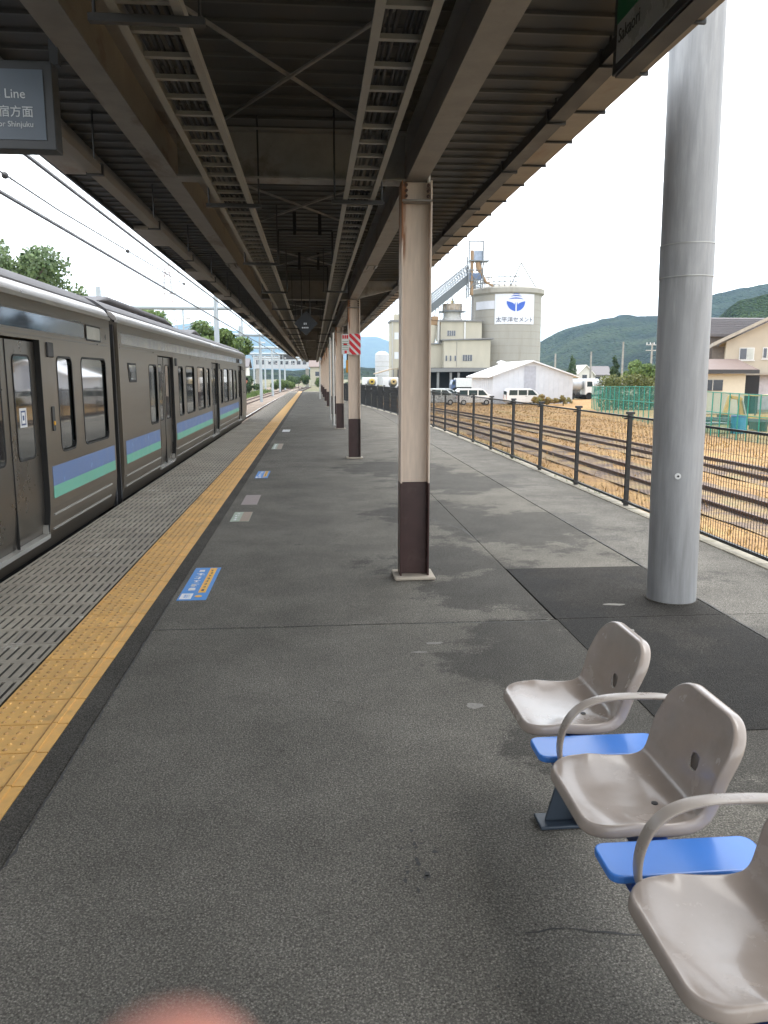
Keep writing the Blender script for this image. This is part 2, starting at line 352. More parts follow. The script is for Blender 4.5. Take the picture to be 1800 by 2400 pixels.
# ------------------------------------------------------------------ platform
plat = MB(); plat.box(-2.46, 4.10, -9, 86, -1.3, -0.06).build('platform', CONC); plat = bpy.data.objects['platform']; struct(plat); plat['label'] = 'asphalt station platform with tiled edge'
MB().box(-2.58, -2.30, -9, 86, -0.30, -0.032).build('edge_coping', CONC, plat)
MB().box(-2.2995, -1.224, -9, 86, -0.059, -0.032).build('tile_bed', GROOVE, plat)
MB().box(-1.222, -1.105, -9, 86, -0.059, -0.003).build('asphalt_joint_strip', A_DARK, plat)
# the main carpet in bays with tar joints between them, the fence-side strip and the newer dark patch
def bay(x0, x1, y0, y1, z1, m, name='asphalt_bay'):
    if x0 < -1.05: x0 = -1.103
    return MB().box(x0, x1, y0, y1, -0.058, z1).build(name, m, plat, bevel=0.004)
ybays = [-9, -2.1, 5.2, 14.4, 23.5, 33, 43, 54, 65, 76, 86]
for a, b in zip(ybays[:-1], ybays[1:]):
    if a != 5.2: bay(-1.058, 2.885, a + 0.004, b - 0.004, 0.0, A_MAIN)
bay(-1.058, 1.655, 5.204, 14.396, 0.001, A_MAIN)
bay(1.665, 2.885, 5.204, 6.66, 0.004, A_PATCH, 'asphalt_patch')
bay(1.661, 2.885, 6.668, 14.396, 0.0, A_MAIN)
for a, b in zip(ybays[:-1], ybays[1:]): bay(2.893, 3.93, a + .004, b - .004, 0.003, A_SIDE, 'asphalt_strip')
bay(1.668, 2.885, 3.4, 5.196, 0.005, A_PATCH, 'asphalt_patch')
def fx(y): return 4.02 - (0 if y < 17 else 0.0016 * (y - 17) ** 2 if y < 50 else 0.0016 * 33 ** 2 + .1056 * (y - 50))
k = 0; y = -3.0
kerb0 = MB().box(3.936, 4.094, 0.006, 0.594, -0.058, 0.014).build('kerb_block', CONC_OLD, plat, bevel=0.006)
while y < 60:
    q = kerb0 if k == 0 else copy_obj(kerb0, plat)
    q.location = (fx(y) - 4.02 + random.uniform(-.004, .004), y, random.uniform(-.004, .003)); y += 0.6; k += 1
# slotted pale tiles of the platform edge, three to a row
m = MB(); m.box(-0.1535, 0.1535, -0.149, 0.149, -0.031, -0.009, 1)
for s in (-1, 1): m.box(-0.1535, 0.1535, s * 0.149 if s < 0 else 0.122, -0.122 if s < 0 else 0.149, -0.009, 0, 0)
xs = [-0.1535] + [-0.123 + 0.0615 * i for i in range(5)] + [0.1535]
edges = [-0.1535]
for i in range(5):
    c = -0.123 + 0.0615 * i; edges += [c - 0.0125, c + 0.0125]
edges.append(0.1535)
for i in range(0, len(edges), 2): m.box(edges[i], edges[i + 1], -0.122, 0.122, -0.009, 0, 0)
tile_w = m.build('slotted_tile', [TILE_W, GROOVE], plat, fix=False)
m = MB()
m.box(-0.2015, 0.2015, -0.1468, 0.1468, -0.031, 0, 0)
for i in range(5):
    for j in range(5):
        cx, cy = -0.1725 + 0.058 * i, -0.116 + 0.058 * j
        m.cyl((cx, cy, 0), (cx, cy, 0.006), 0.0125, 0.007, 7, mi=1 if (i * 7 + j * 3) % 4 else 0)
m.box(0.122, 0.1255, -0.1468, 0.1468, 0, 0.004, 1); m.box(0.130, 0.154, -0.1468, 0.1468, 0, 0.006)
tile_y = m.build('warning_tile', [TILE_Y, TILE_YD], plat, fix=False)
first = True; TY0 = 2.1; k = 0
NW = 91
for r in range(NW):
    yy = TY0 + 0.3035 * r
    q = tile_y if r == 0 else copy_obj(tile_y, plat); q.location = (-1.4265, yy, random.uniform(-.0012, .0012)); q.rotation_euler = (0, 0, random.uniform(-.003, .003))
    for c in range(3):
        q = tile_w if (r == 0 and c == 0) else copy_obj(tile_w, plat)
        q.location = (-2.427 + 0.3115 * c + 0.0, yy, random.uniform(-.0015, .001)); q.rotation_euler = (0, 0, random.uniform(-.002, .002))
yA, yB = TY0 + 0.3035 * NW - 0.15, 85.9
m = MB(); y = yA
while y < yB - .6:
    m.box(-1.628, -1.225, y + .002, y + .3015, -.031, 0); m.box(-1.30, -1.272, y + .002, y + .3015, 0, .005); y += .3035
m.build('far_warning_tiles', TILE_Y, plat, fix=False)['kind'] = 'stuff'
m = MB(); y = yA
while y < yB - .6:
    for c in range(3):
        x = -2.427 + .3115 * c
        m.box(x - .1535, x + .1535, y + .002, y + .3015, -.031, -.008, 1)
        for i in range(0, len(edges), 2): m.box(x + edges[i], x + edges[i + 1], y + .002, y + .3015, -.008, 0, 0)
    y += .3035
m.build('far_slotted_tiles', [TILE_W, GROOVE], plat, fix=False)['kind'] = 'stuff'

# floor stickers beside the yellow line
BLUE = mat('sticker_blue', lin((40, 130, 205)), 0.45, var=0.1, scale=12)
YEL = mat('sticker_yellow', lin((235, 175, 40)), 0.45, var=0.1, scale=12)
INK = mat('sticker_ink', (0.03, 0.03, 0.035), 0.5)
PINK = mat('sticker_faded_pink', (0.30, 0.25, 0.235), 0.6, var=0.15, scale=10)
GRN = mat('sticker_faded_green', (0.36, 0.42, 0.33), 0.6, var=0.2, scale=14)
TAN = mat('sticker_faded_tan', (0.33, 0.26, 0.2), 0.6, var=0.2, scale=14)
def glyph(m, x, y, w, h, z, n=4):
    """a few strokes that read as one small printed character"""
    for k in range(n):
        if k % 2: m.box(x + w * random.uniform(0, .25), x + w * random.uniform(.7, 1), y + h * (k + .1) / n, y + h * (k + .5) / n, z, z + .0006)
        else: m.box(x + w * random.uniform(.1, .7), x + w * random.uniform(.1, .7) + w * .18, y + h * random.uniform(0, .3), y + h * random.uniform(.7, 1), z, z + .0005)
def sticker(label, x0, x1, y0, y1, kind):
    t = thing('floor_sticker', label, 'sticker', ((x0 + x1) / 2, (y0 + y1) / 2, 0.001), 'stickers on the platform beside the yellow line')
    base = {'blue': BLUE, 'pink': PINK, 'green': GRN, 'pale': WHITE}[kind]
    MB().box(x0, x1, y0, y1, 0.001, 0.003).build('backing', base, t)
    w, h = x1 - x0, y1 - y0
    if kind == 'blue':
        m = MB()
        for i in range(6): glyph(m, x0 + w * .16, y0 + h * (.26 + .115 * i), w * .34, h * .095, .0035)
        m.build('white_lettering', WHITE_MARK, t, fix=False)
        MB().box(x0 + w * .60, x0 + w * .86, y0 + h * .2, y0 + h * .98, .0032, .0042).build('yellow_band', YEL, t)
        m = MB()
        for i in range(8): glyph(m, x0 + w * .66, y0 + h * (.24 + .088 * i), w * .14, h * .065, .0044)
        m.build('dark_lettering', INK, t, fix=False)
        MB().box(x0 + w * .06, x0 + w * .46, y0 + h * .03, y0 + h * .18, .0032, .0042).build('white_box', WHITE_MARK, t)
        m = MB(); glyph(m, x0 + w * .12, y0 + h * .05, w * .28, h * .1, .0044); m.build('box_mark', BLUE, t, fix=False)
        MB().cyl((x0 + w * .68, y0 + h * .1, .0032), (x0 + w * .68, y0 + h * .1, .0042), w * .13, n=14).build('yellow_dot', YEL, t)
    if kind == 'green':
        MB().box(x0 + w * .5, x1 - .002, y0 + .004, y1 - .004, .0032, .0038).build('faded_half', TAN, t)
        m = MB()
        for i in range(4): glyph(m, x0 + w * .1, y0 + h * (.08 + .22 * i), w * .3, h * .16, .0038)
        m.build('faded_lettering', WHITE_MARK, t, fix=False)
    return t
sticker('bright blue sticker with yellow band nearest the camera', -1.06, -0.84, 5.9, 6.93, 'blue')
sticker('faded green and tan sticker beyond the nearest blue sticker', -1.0, -0.78, 9.19, 9.84, 'green')
sticker('faded pinkish grey sticker between green and blue stickers', -0.98, -0.77, 10.41, 11.27, 'pink')
sticker('second blue and yellow sticker, beyond the faded ones', -1.0, -0.79, 13.17, 14.13, 'blue')
sticker('small pale green sticker farther along the yellow line', -1.0, -0.77, 18.41, 19.92, 'green')
sticker('farthest white sticker beside the yellow line', -0.98, -0.75, 24.14, 25.17, 'pale')

# small marks on the asphalt: pale scuffs, drips and tar cracks
PALE = mat('pale_scuff', (0.20, 0.19, 0.17), 0.9, var=0.3, scale=60)
def blob(m, cx, cy, rx, ry, z=0.0016, n=14, rot=0):
    pts = []
    for i in range(n):
        t = 2 * math.pi * i / n; q = random.uniform(.6, 1.15); a, b = rx * q * math.cos(t), ry * q * math.sin(t)
        pts.append((cx + a * math.cos(rot) - b * math.sin(rot), cy + a * math.sin(rot) + b * math.cos(rot), z))
    m.add(pts, [tuple(range(n))])
m = MB()
for cx, cy, rx, ry in [(.74, 4.78, .07, .025), (.62, 4.62, .05, .02), (.81, 3.8, .055, .04), (2.05, 4.9, .06, .05), (2.2, 5.5, .1, .03)]: blob(m, cx, cy, rx, ry, 0.0065 if cx > 1.66 else .0016)
m.build('pale_scuffs', PALE, plat, fix=False)['kind'] = 'stuff'
DAMP = mat('damp_spot', (0.035, 0.034, 0.032), 0.6, var=0.2, scale=30)
m = MB()
for k in range(16): blob(m, random.gauss(.33, .03), random.gauss(2.48, .12), random.uniform(.004, .014), random.uniform(.004, .02))
for k in range(26): blob(m, random.uniform(.1, .75), random.uniform(1.8, 3.0), random.uniform(.002, .006), random.uniform(.002, .007))
m.build('damp_spots', DAMP, plat, fix=False)['kind'] = 'stuff'
def crack(m, pts, w=0.006, z=0.0018):
    P = [Vector((*p, z)) for p in pts]; out = []
    for a, b in zip(P[:-1], P[1:]):
        n = max(2, int((b - a).length / .035))
        for i in range(n): out.append(a + (b - a) * i / n + Vector((random.uniform(-.008, .008), random.uniform(-.008, .008), 0)))
    out.append(P[-1]); L_, R_ = [], []
    for i, p in enumerate(out):
        d = (out[min(i + 1, len(out) - 1)] - out[max(i - 1, 0)]).normalized(); q = Vector((-d.y, d.x, 0)) * w * random.uniform(.3, 1)
        L_.append(p + q); R_.append(p - q)
    n = len(out); m.add(L_ + R_, [(i, i + 1, n + i + 1, n + i) for i in range(n - 1)])
m = MB(); crack(m, [(.62, 2.12), (.75, 2.13), (.93, 2.08), (1.2, 2.1)], .005); crack(m, [(-1.05, 5.2), (-.3, 5.19), (.4, 5.2), (1.6, 5.16)], .007); crack(m, [(1.66, 7.9), (1.62, 8.5), (1.35, 9.2)], .008)
crack(m, [(2.89, 3.0), (2.9, 5.2), (2.89, 9)], .007, .0062); crack(m, [(-1.1, 1.2), (-1.09, 3.5), (-1.1, 6)], .006); crack(m, [(-.45, 7.5), (.1, 7.55), (.62, 7.5)], .004)
m.build('tar_cracks', DAMP, plat, fix=False)['kind'] = 'stuff'
# ------------------------------------------------------------------ canopy
COLY = [6.47, 16.2, 25.3, 34.5, 43.6, 52.7, 61.8, 70.9, 80.0]
can = thing('canopy', 'long dark ribbed canopy roof on beige beams over the platform', 'canopy', (0.82, 40, 3.6))
XL, XR, ZD = -2.33, 2.08, 3.62
# roof panels: a flat pan with a folded rib, each its own piece near the camera
pm = MB(); pw = 0.24
pm.add([(XL, 0, 0), (XR, 0, 0), (XR, pw - .03, 0), (XL, pw - .03, 0)], [(0, 1, 2, 3)], 0)
pm.add([(XL, 0, .05), (XR, 0, .05), (XR, pw, .05), (XL, pw, .05)], [(3, 2, 1, 0)], 0)
pm.prism([(pw - .03, 0), (pw - .026, -.018), (pw - .006, -.018), (pw - .002, 0)], 'x', XL, XR, 1)
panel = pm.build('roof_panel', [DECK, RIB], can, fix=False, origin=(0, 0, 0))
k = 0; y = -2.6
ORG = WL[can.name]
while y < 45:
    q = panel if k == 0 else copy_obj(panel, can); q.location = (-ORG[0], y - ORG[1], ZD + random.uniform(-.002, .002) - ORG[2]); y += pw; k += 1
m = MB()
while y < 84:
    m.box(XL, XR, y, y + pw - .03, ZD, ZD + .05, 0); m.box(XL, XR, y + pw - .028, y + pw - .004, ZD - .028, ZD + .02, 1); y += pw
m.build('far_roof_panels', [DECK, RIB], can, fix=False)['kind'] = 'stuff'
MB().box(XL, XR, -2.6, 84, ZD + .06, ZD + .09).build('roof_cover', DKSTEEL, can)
def hbeam(m, x0, x1, y0, y1, z0, z1, tf=.014, tw=.01, axis='y'):
    if axis == 'y':
        c = (x0 + x1) / 2; m.box(x0, x1, y0, y1, z0, z0 + tf); m.box(x0, x1, y0, y1, z1 - tf, z1); m.box(c - tw / 2, c + tw / 2, y0, y1, z0 + tf, z1 - tf)
    else:
        c = (y0 + y1) / 2; m.box(x0, x1, y0, y1, z0, z0 + tf); m.box(x0, x1, y0, y1, z1 - tf, z1); m.box(x0, x1, c - tw / 2, c + tw / 2, z0 + tf, z1 - tf)
ends = [-2.6] + COLY + [84]
for x0, x1 in ((-1.155, -1.005), (0.735, 0.895)):
    for a, b in zip(ends[:-1], ends[1:]):
        m = MB(); hbeam(m, x0, x1, a + .004, b - .004, 3.165, 3.52); m.build('long_beam', BEAM, can)
        mid = (a + b) / 2
        m = MB(); m.box(x0 - .004, x1 + .004, mid - .16, mid + .16, 3.155, 3.164)
        for i in range(4):
            for sx in (x0 + .03, x1 - .03): m.cyl((sx, mid - .12 + .08 * i, 3.155), (sx, mid - .12 + .08 * i, 3.138), .011, n=6)
        m.build('splice_plate', BEAM, can)
for x0, x1 in ((-1.95, -1.87),):
    m = MB(); m.box(x0, x1, -2.6, 84, 3.525, 3.592); m.build('purlin', BEAM, can)
for yc in COLY:
    m = MB(); hbeam(m, -1.0, 0.73, yc - .09, yc + .09, 3.15, 3.51, axis='x'); m.build('cross_beam', BEAM, can)
    for s in ((1,) if yc > 10 else ()):                # tapered arms out to the eaves
        m = MB(); xa, xb = (0.90, 2.0) if s > 0 else (-1.16, -2.28)
        m.prism([(xa, 3.18), (xb, 3.46), (xb, 3.52), (xa, 3.52)], 'y', yc - .05, yc + .05); m.build('eave_arm', BEAM, can)
bc = [0.9, 5.45, 9.37, 13.4, 18.3, 22.9, 27.4, 32, 36.6, 41, 46, 50.5]
for c in bc:
    for s in (-1, 1): MB().cyl((-1.0, c - s * 1.55, 3.55), (0.73, c + s * 1.55, 3.55 + .02 * s), .013, n=6).build('brace_rod', BEAM, can, smooth=True)
# eave gutter with its hangers on the fence side, fascia on the train side
GUT = mat('gutter_underside', (0.30, 0.265, 0.225), 0.6, var=0.2, scale=4, col2=(0.25, 0.17, 0.12), c2scale=3, c2stretch=(1, .3, 1))
MB().box(1.80, 2.085, -2.6, 84, 3.535, 3.61).build('gutter', GUT, can)
y = -2.2
while y < 60:
    m = MB(); m.box(1.78, 2.10, y - .01, y + .01, 3.518, 3.533); m.box(2.087, 2.098, y - .012, y + .012, 3.525, 3.59); m.build('gutter_hanger', DKSTEEL, can); y += .735
MB().box(-2.36, -2.335, -2.6, 84, 3.575, 3.72).build('fascia', DKSTEEL, can)
m = MB(); y = -1.6
while y < 50:
    MB().box(-2.30, -2.06, y, y + 1.3, 3.545, 3.598).build('eave_box', GUT, can); y += 4.2

# raceways hung along both eaves
def raceway(name, label, x0, x1, z0, z1, m_, ys, zt):
    t = thing(name, label, 'cable duct', ((x0 + x1) / 2, 30, z0))
    MB().box(x0, x1, -2.5, 82, z0, z1).build('duct', m_, t)
    c = (x0 + x1) / 2; zr = z1
    for y in ys: MB().cyl((c, y, zr), (c, y, zt), .008, n=6).build('hanger_rod', DKSTEEL, t)
    for y in ys[::1]: MB().box(x0 - .012, x1 + .012, y - .02, y + .02, z0 - .012, z1 + .012).build('clamp', DKSTEEL, t)
DUCT_L = mat('duct_pale', (0.27, 0.25, 0.22), 0.5, var=0.12)
raceway('cable_duct', 'pale cable duct hung on rods along the train side eave', -1.66, -1.56, 3.17, 3.23, DUCT_L, [1.2, 4.0, 6.45, 8.7, 11, 13.4, 15.8, 18.2, 20.6, 23, 26, 29, 32, 36, 40], 3.615)
raceway('cable_duct', 'dark cable duct hung on rods along the fence side eave', 1.60, 1.71, 3.36, 3.43, DKSTEEL, [-.5, 1.2, 4.6, 5.6, 6.9, 8.4, 10, 11.8, 13.6, 15.4, 17.2, 20, 23, 26, 30, 35], 3.52)

# ------------------------------------------------------------------ columns
def column(yc, label, n):
    t = thing('platform_column', label, 'column', (0.815, yc, 0), 'beige canopy columns')
    def hsec(z0, z1, name, m_, e=0.0):
        m = MB(); x0, x1 = 0.695 - e, 0.935 + e
        m.box(x0, x0 + .014, yc - .09 - e, yc + .09 + e, z0, z1); m.box(x1 - .014, x1, yc - .09 - e, yc + .09 + e, z0, z1)
        m.box(x0 + .014, x1 - .014, yc - .008, yc + .008, z0, z1)
        return m.build(name, m_, t, bevel=.003 if n < 3 else 0)
    hsec(0.81, 3.162, 'shaft', BEIGE); hsec(0.032, 0.8095, 'painted_foot', BROWN, .0015)
    MB().box(.645, .985, yc - .15, yc + .15, .0045, .032).build('base_plate', mat('base_concrete', (0.42, 0.37, 0.30), .85, var=.2, scale=9), t, bevel=.01)
    if n < 4:
        MB().box(.70, .93, yc - .125, yc + .125, 3.0, 3.012).build('cap_plate', BEAM, t)
        m = MB()
        for sx in (.73, .9):
            for i in range(3): m.cyl((sx, yc - .09, 3.04 + .04 * i), (sx, yc - .115, 3.04 + .04 * i), .012, n=6)
        m.build('bolts', RUST, t)
    return t
names = ['nearest beige column with rust streak and dark brown foot', 'second beige column, wrapped in a red and white striped board',
         'third beige column from the camera, behind the striped one', 'fourth beige column from the camera', 'fifth beige column from the camera',
         'sixth beige column from the camera', 'seventh beige column from the camera', 'eighth beige column from the camera', 'farthest beige column at the platform end']
for n, yc in enumerate(COLY): column(yc, names[n], n)
t = thing('conduit_pipe', 'thin white conduit running down the back of the nearest column', 'pipe', (0.955, 6.58, 0.6))
MB().cyl((.938, 6.60, .6), (.938, 6.60, 3.3), .012, n=10).build('pipe', WHITE, t, smooth='auto')
for z in (.9, 1.7, 2.5): MB().box(.92, .953, 6.59, 6.615, z, z + .03).build('clip', GALV, t)
# big galvanised pole
t = thing('steel_pole', 'thick grey galvanised steel pole standing beside the fence', 'pole', (2.685, 5.62, 0))
def lean(z): return (2.688 - 0.017 * z, 5.62, z)
MB().cyl(lean(.005), lean(2.36), .178, .181, n=40).build('lower_tube', GALV_POLE, t, smooth='auto')
MB().cyl(lean(2.36), lean(2.365), .186, .186, n=40).build('joint_band', GALV, t, smooth='auto')
MB().cyl(lean(2.365), lean(2.58), .184, .184, n=40).build('sleeve', GALV_POLE, t, smooth='auto')
MB().cyl(lean(2.58), lean(2.585), .187, .187, n=40).build('joint_band', GALV, t, smooth='auto')
MB().cyl(lean(2.585), lean(9.5), .181, .17, n=40).build('upper_tube', GALV_POLE, t, smooth='auto')
MB().cyl((2.687, 5.62, .0045), (2.687, 5.62, .012), .192, n=36).build('base_seal', A_DARK, t)
MB().cyl((2.605, 5.462, .965), (2.600, 5.448, .965), .022, n=20).build('round_tag', WHITE, t)
MB().cyl((2.602, 5.447, .965), (2.600, 5.444, .965), .008, n=12).build('tag_hole', DKSTEEL, t)

# ------------------------------------------------------------------ cable ladders
ALU = mat('cable_ladder_metal', (0.30, 0.29, 0.265), 0.5, metal=0.2, var=0.15, scale=5)
def ladder(label, x0, x1, pitch, z, ysup, nin):
    t = thing('cable_ladder', label, 'cable ladder', ((x0 + x1) / 2, 30, z), 'cable ladders under the canopy')
    for x in (x0, x1): 
        m = MB(); m.box(x - .006, x + .006, -2.5, 80, z - .03, z + .045); m.box(x - .018, x + .018, -2.5, 80, z - .034, z - .0305); m.build('side_rail', ALU, t)
    proto = None; y = -0.6; k = 0
    while k < nin:
        q = proto and copy_obj(proto, t)
        if not q: proto = q = MB().box(x0 + .007, x1 - .007, -.014, .014, -.012, .008).build('rung', ALU, t, origin=(0, 0, 0))
        q.location = (-(x0 + x1) / 2, y - 30, 0); y += pitch; k += 1
    m = MB()
    while y < 80: m.box(x0 + .007, x1 - .007, y - .014, y + .014, z - .012, z + .008); y += pitch
    m.build('far_rungs', ALU, t, fix=False)['kind'] = 'stuff'
    for i in range(6):
        xx = x0 + .03 + (x1 - x0 - .06) * i / 5; r = random.uniform(.006, .012)
        MB().tube([(xx + random.uniform(-.01, .01), yy, z + .012 + r) for yy in range(-2, 81, 4)], r, 6).build('cable', BLACKM, t, smooth=True)
    for ys in ysup:
        m = MB(); m.box(x0 - .10, x1 + .09, ys - .016, ys + .016, z - .062, z - .035); m.build('support_bar', DKSTEEL, t)
        for x in (x0 - .08, x1 + .07): MB().cyl((x, ys, z - .035), (x, ys, 3.6), .007, n=6).build('hanger_rod', DKSTEEL, t)
ladder('cable ladder on the left, above the track side of the platform', -.69, -.465, .25, 3.0, [3.2 + 3.2 * i for i in range(-1, 22)], 170)
ladder('cable ladder on the right, beside the column row', .255, .455, .285, 3.0, [6.2 + 6.4 * i for i in range(0, 6)], 150)
for i, (yy, lab) in enumerate([(10.0, 'nearest black goal-shaped pipe frame hanging between the cable ladders'), (13.2, 'second black pipe frame hanging between the cable ladders'), (19.5, 'third black pipe frame hanging under the dark canopy')]):
    t = thing('hanging_pipe_rack', lab, 'pipe rack', (-.08, yy, 3.0), 'black pipe frames under the canopy')
    MB().cyl((-.40, yy, 3.4), (.25, yy, 3.4), .014, n=8).build('top_pipe', BLACKM, t, smooth='auto')
    for x in (-.40, .25): MB().cyl((x, yy, 3.385), (x, yy, 3.02), .012, n=8).build('drop_pipe', BLACKM, t, smooth='auto')
    for x in (-.2, .1): MB().box(x - .02, x + .02, yy - .02, yy + .02, 3.34, 3.61).build('bracket', BLACKM, t)

# ------------------------------------------------------------------ signs
SLATE = mat('sign_slate', lin((92, 104, 118)), 0.35, var=0.06)
FRAME = mat('sign_frame', (0.045, 0.05, 0.057), 0.4, var=0.1)
PALE_T = mat('sign_lettering', (0.62, 0.66, 0.7), 0.4, var=0.03)
t = thing('hanging_sign', 'dark hanging direction sign at the top left, facing the camera', 'sign', (-1.75, 4.0, 2.7))
MB().box(-2.3, -1.165, 4.0, 4.10, 2.705, 3.085).build('case', FRAME, t, bevel=.004)
MB().box(-2.27, -1.205, 3.994, 3.9995, 2.745, 3.045).build('face', SLATE, t)
fr = lambda x, z: ((x, 3.9925, z), (1, 0, 0), (0, 0, 1))
for tx, sz, px, pz in (('Chuo Line', .056, -1.285, 2.922), ('新宿方面', .052, -1.255, 2.846), ('for Shinjuku', .034, -1.258, 2.80)):
    text_mb(tx, sz, fr(px, pz), 'RIGHT', .001).build('lettering', PALE_T, t, fix=False)
for x in (-1.19, -2.2): MB().box(x, x + .04, 4.06, 4.10, 3.092, 3.60).build('hanger', FRAME, t)
t = thing('hanging_sign', 'lightbox station sign with green band under the fence side eave', 'sign', (1.68, 3.5, 3.15))
MB().box(1.605, 1.725, 2.1, 4.42, 3.245, 3.615).build('case', FRAME, t, bevel=.004)
MB().box(1.6, 1.6045, 2.16, 4.36, 3.29, 3.595).build('face', mat('sign_grey_face', lin((190, 196, 200)), .3, var=.05), t)
MB().box(1.597, 1.5995, 2.16, 4.36, 3.475, 3.59).build('green_band', mat('sign_green', lin((40, 130, 90)), .35, var=.05), t)
text_mb('Sakaori', .095, ((1.5985, 4.335, 3.375), (0, -1, 0), (0, 0, 1)), 'LEFT', .001).build('lettering', FRAME, t, fix=False)
MB().box(1.615, 1.715, 2.1, 4.40, 3.232, 3.244).build('bottom_trim', DKSTEEL, t)
# diamond board hanging in the dark
t = thing('diamond_board', 'dark diamond-shaped board hanging in the middle of the canopy', 'sign', (-.125, 15, 2.41))
MB().prism([(-.345, 2.625), (-.125, 2.405), (.095, 2.625), (-.125, 2.845)], 'y', 15.0, 15.06).build('board', mat('navy_board', (.012, .015, .02), .4), t, bevel=.004)
for i in range(4): MB().box(-.20 + .032 * i, -.178 + .032 * i, 14.996, 14.999, 2.535, 2.558).build('printed_mark', PALE_T, t)
for i in range(2): MB().box(-.165 + .032 * i, -.147 + .032 * i, 14.996, 14.999, 2.60, 2.635).build('printed_mark', PALE_T, t)
for x in (-.2, -.05): MB().cyl((x, 15.03, 2.77), (x, 15.03, 3.6), .008, n=6).build('hanger_rod', DKSTEEL, t)
# striped board on the second column and the notice beside it
RED = mat('sign_red', lin((205, 35, 50)), .4, var=.08)
t = thing('striped_board', 'red and white diagonal striped board on the second column', 'board', (.835, 16.09, 2.09))
MB().box(.715, .945, 16.092, 16.104, 2.09, 2.50).build('backing', WHITE, t)
for i in range(6):
    z = 1.93 + .145 * i; poly = [(.717, z + .225), (.943, z), (.943, z + .085), (.717, z + .31)]
    out = []
    lo, hi = 2.092, 2.498                                # clip the stripe to the board
    def clip(P, zc, keep):
        res = []
        for a, b in zip(P, P[1:] + P[:1]):
            ia, ib = keep(a[1], zc), keep(b[1], zc)
            if ia: res.append(a)
            if ia != ib:
                s = (zc - a[1]) / (b[1] - a[1]); res.append((a[0] + (b[0] - a[0]) * s, zc))
        return res
    poly = clip(poly, lo, lambda v, c: v >= c); poly = clip(poly, hi, lambda v, c: v <= c) if poly else poly
    if len(poly) > 2: MB().prism(poly, 'y', 16.088, 16.0915).build('red_stripe', RED, t)
t = thing('notice_board', 'small white notice with red print beside the striped board', 'notice', (.64, 16.1, 2.1))
MB().box(.565, .71, 16.09, 16.105, 2.10, 2.49).build('panel', WHITE, t)
m = MB()
for i in range(3): m.box(.58 + .042 * i, .61 + .042 * i, 16.086, 16.0895, 2.40, 2.47)
m.box(.60, .67, 16.086, 16.0895, 2.27, 2.31); m.box(.62, .67, 16.086, 16.0895, 2.115, 2.17); m.build('red_print', RED, t)
m = MB()
for i in range(5): m.box(.575, .70, 16.086, 16.0895, 2.19 + .038 * i, 2.20 + .038 * i)
m.build('green_print', mat('notice_green', (.12, .3, .2), .5), t)
t = thing('yellow_lamp_box', 'yellow box hanging behind the second column', 'box', (.72, 17, 1.74))
MB().box(.685, .765, 16.95, 17.05, 1.74, 2.0).build('case', mat('box_yellow', lin((215, 150, 30)), .5), t, bevel=.01)
MB().box(.70, .75, 16.97, 17.03, 2.002, 2.12).build('cap', BLACKM, t); MB().cyl((.725, 17, 2.12), (.725, 17, 3.15), .008, n=6).build('hanger_rod', BLACKM, t)
# slim posts and a pale seat farther along
for (x, y, r, lab) in [(.66, 27.3, .045, 'slim grey steel post beside the third column'), (.45, 58, .05, 'far slim grey post on the platform'), (.62, 30.6, .035, 'thin dark post behind the slim grey post')]:
    t = thing('steel_post', lab, 'post', (x, y, 0)); MB().cyl((x, y, 0.012), (x, y, 3.1), r, n=12).build('shaft', GALV, t, smooth='auto'); MB().cyl((x, y, .002), (x, y, .012), r * 1.8, n=12).build('foot_plate', GALV, t)

# ------------------------------------------------------------------ mesh fence along the back of the platform
t = thing('mesh_fence', 'black wire mesh fence along the back edge of the platform', 'fence', (4.02, 20, 0))
posts = [2.1, 4.1, 6.1, 8.15] + [9.85 + 2.0 * i for i in range(0, 27)]
WIRE = mat('fence_wire', (0.018, 0.02, 0.022), 0.45, var=.1)
pp = None
for y in posts:
    q = pp and copy_obj(pp, t)
    if not q:
        m = MB(); m.box(-.027, .027, -.027, .027, -.02, 1.19); m.box(-.05, .05, -.03, .03, 1.192, 1.225); m.box(-.075, -.03, -.02, .02, 1.13, 1.15); m.box(-.045, .045, -.034, .034, .045, .075)
        pp = q = m.build('post', WIRE, t, bevel=.003, origin=(0, 0, 0))
    q.location = (fx(y) - 4.02, y - 20, 0)
for a, b in zip(posts[:-1], posts[1:]):
    xa, xb = fx(a) - .035, fx(b) - .035
    m = MB()
    near = a < 14
    st = .0475
    r = .0032 if a < 26 else .0055
    n = int(2.0 / st)
    for i in range(1, n):
        s = i / n; x, y = xa + (xb - xa) * s, a + (b - a) * s
        m.cyl((x, y, .09), (x, y, 1.16), r, n=4, cap=False)
    for z in (.1, .24, .38, .52, .66, .8, .94, 1.08): m.bar((xa - .006, a, z), (xb - .006, b, z), .0026, .0026)
    o = m.build('mesh_panel', WIRE, t, fix=False); o['kind'] = 'stuff'
    m = MB(); m.bar((xa, a + .028, 1.165), (xb, b - .028, 1.165), .02, .024); m.build('top_rail', WIRE, t)
    m = MB(); m.bar((xa, a + .028, .075), (xb, b - .028, .075), .025, .03); m.build('bottom_rail', WIRE, t)
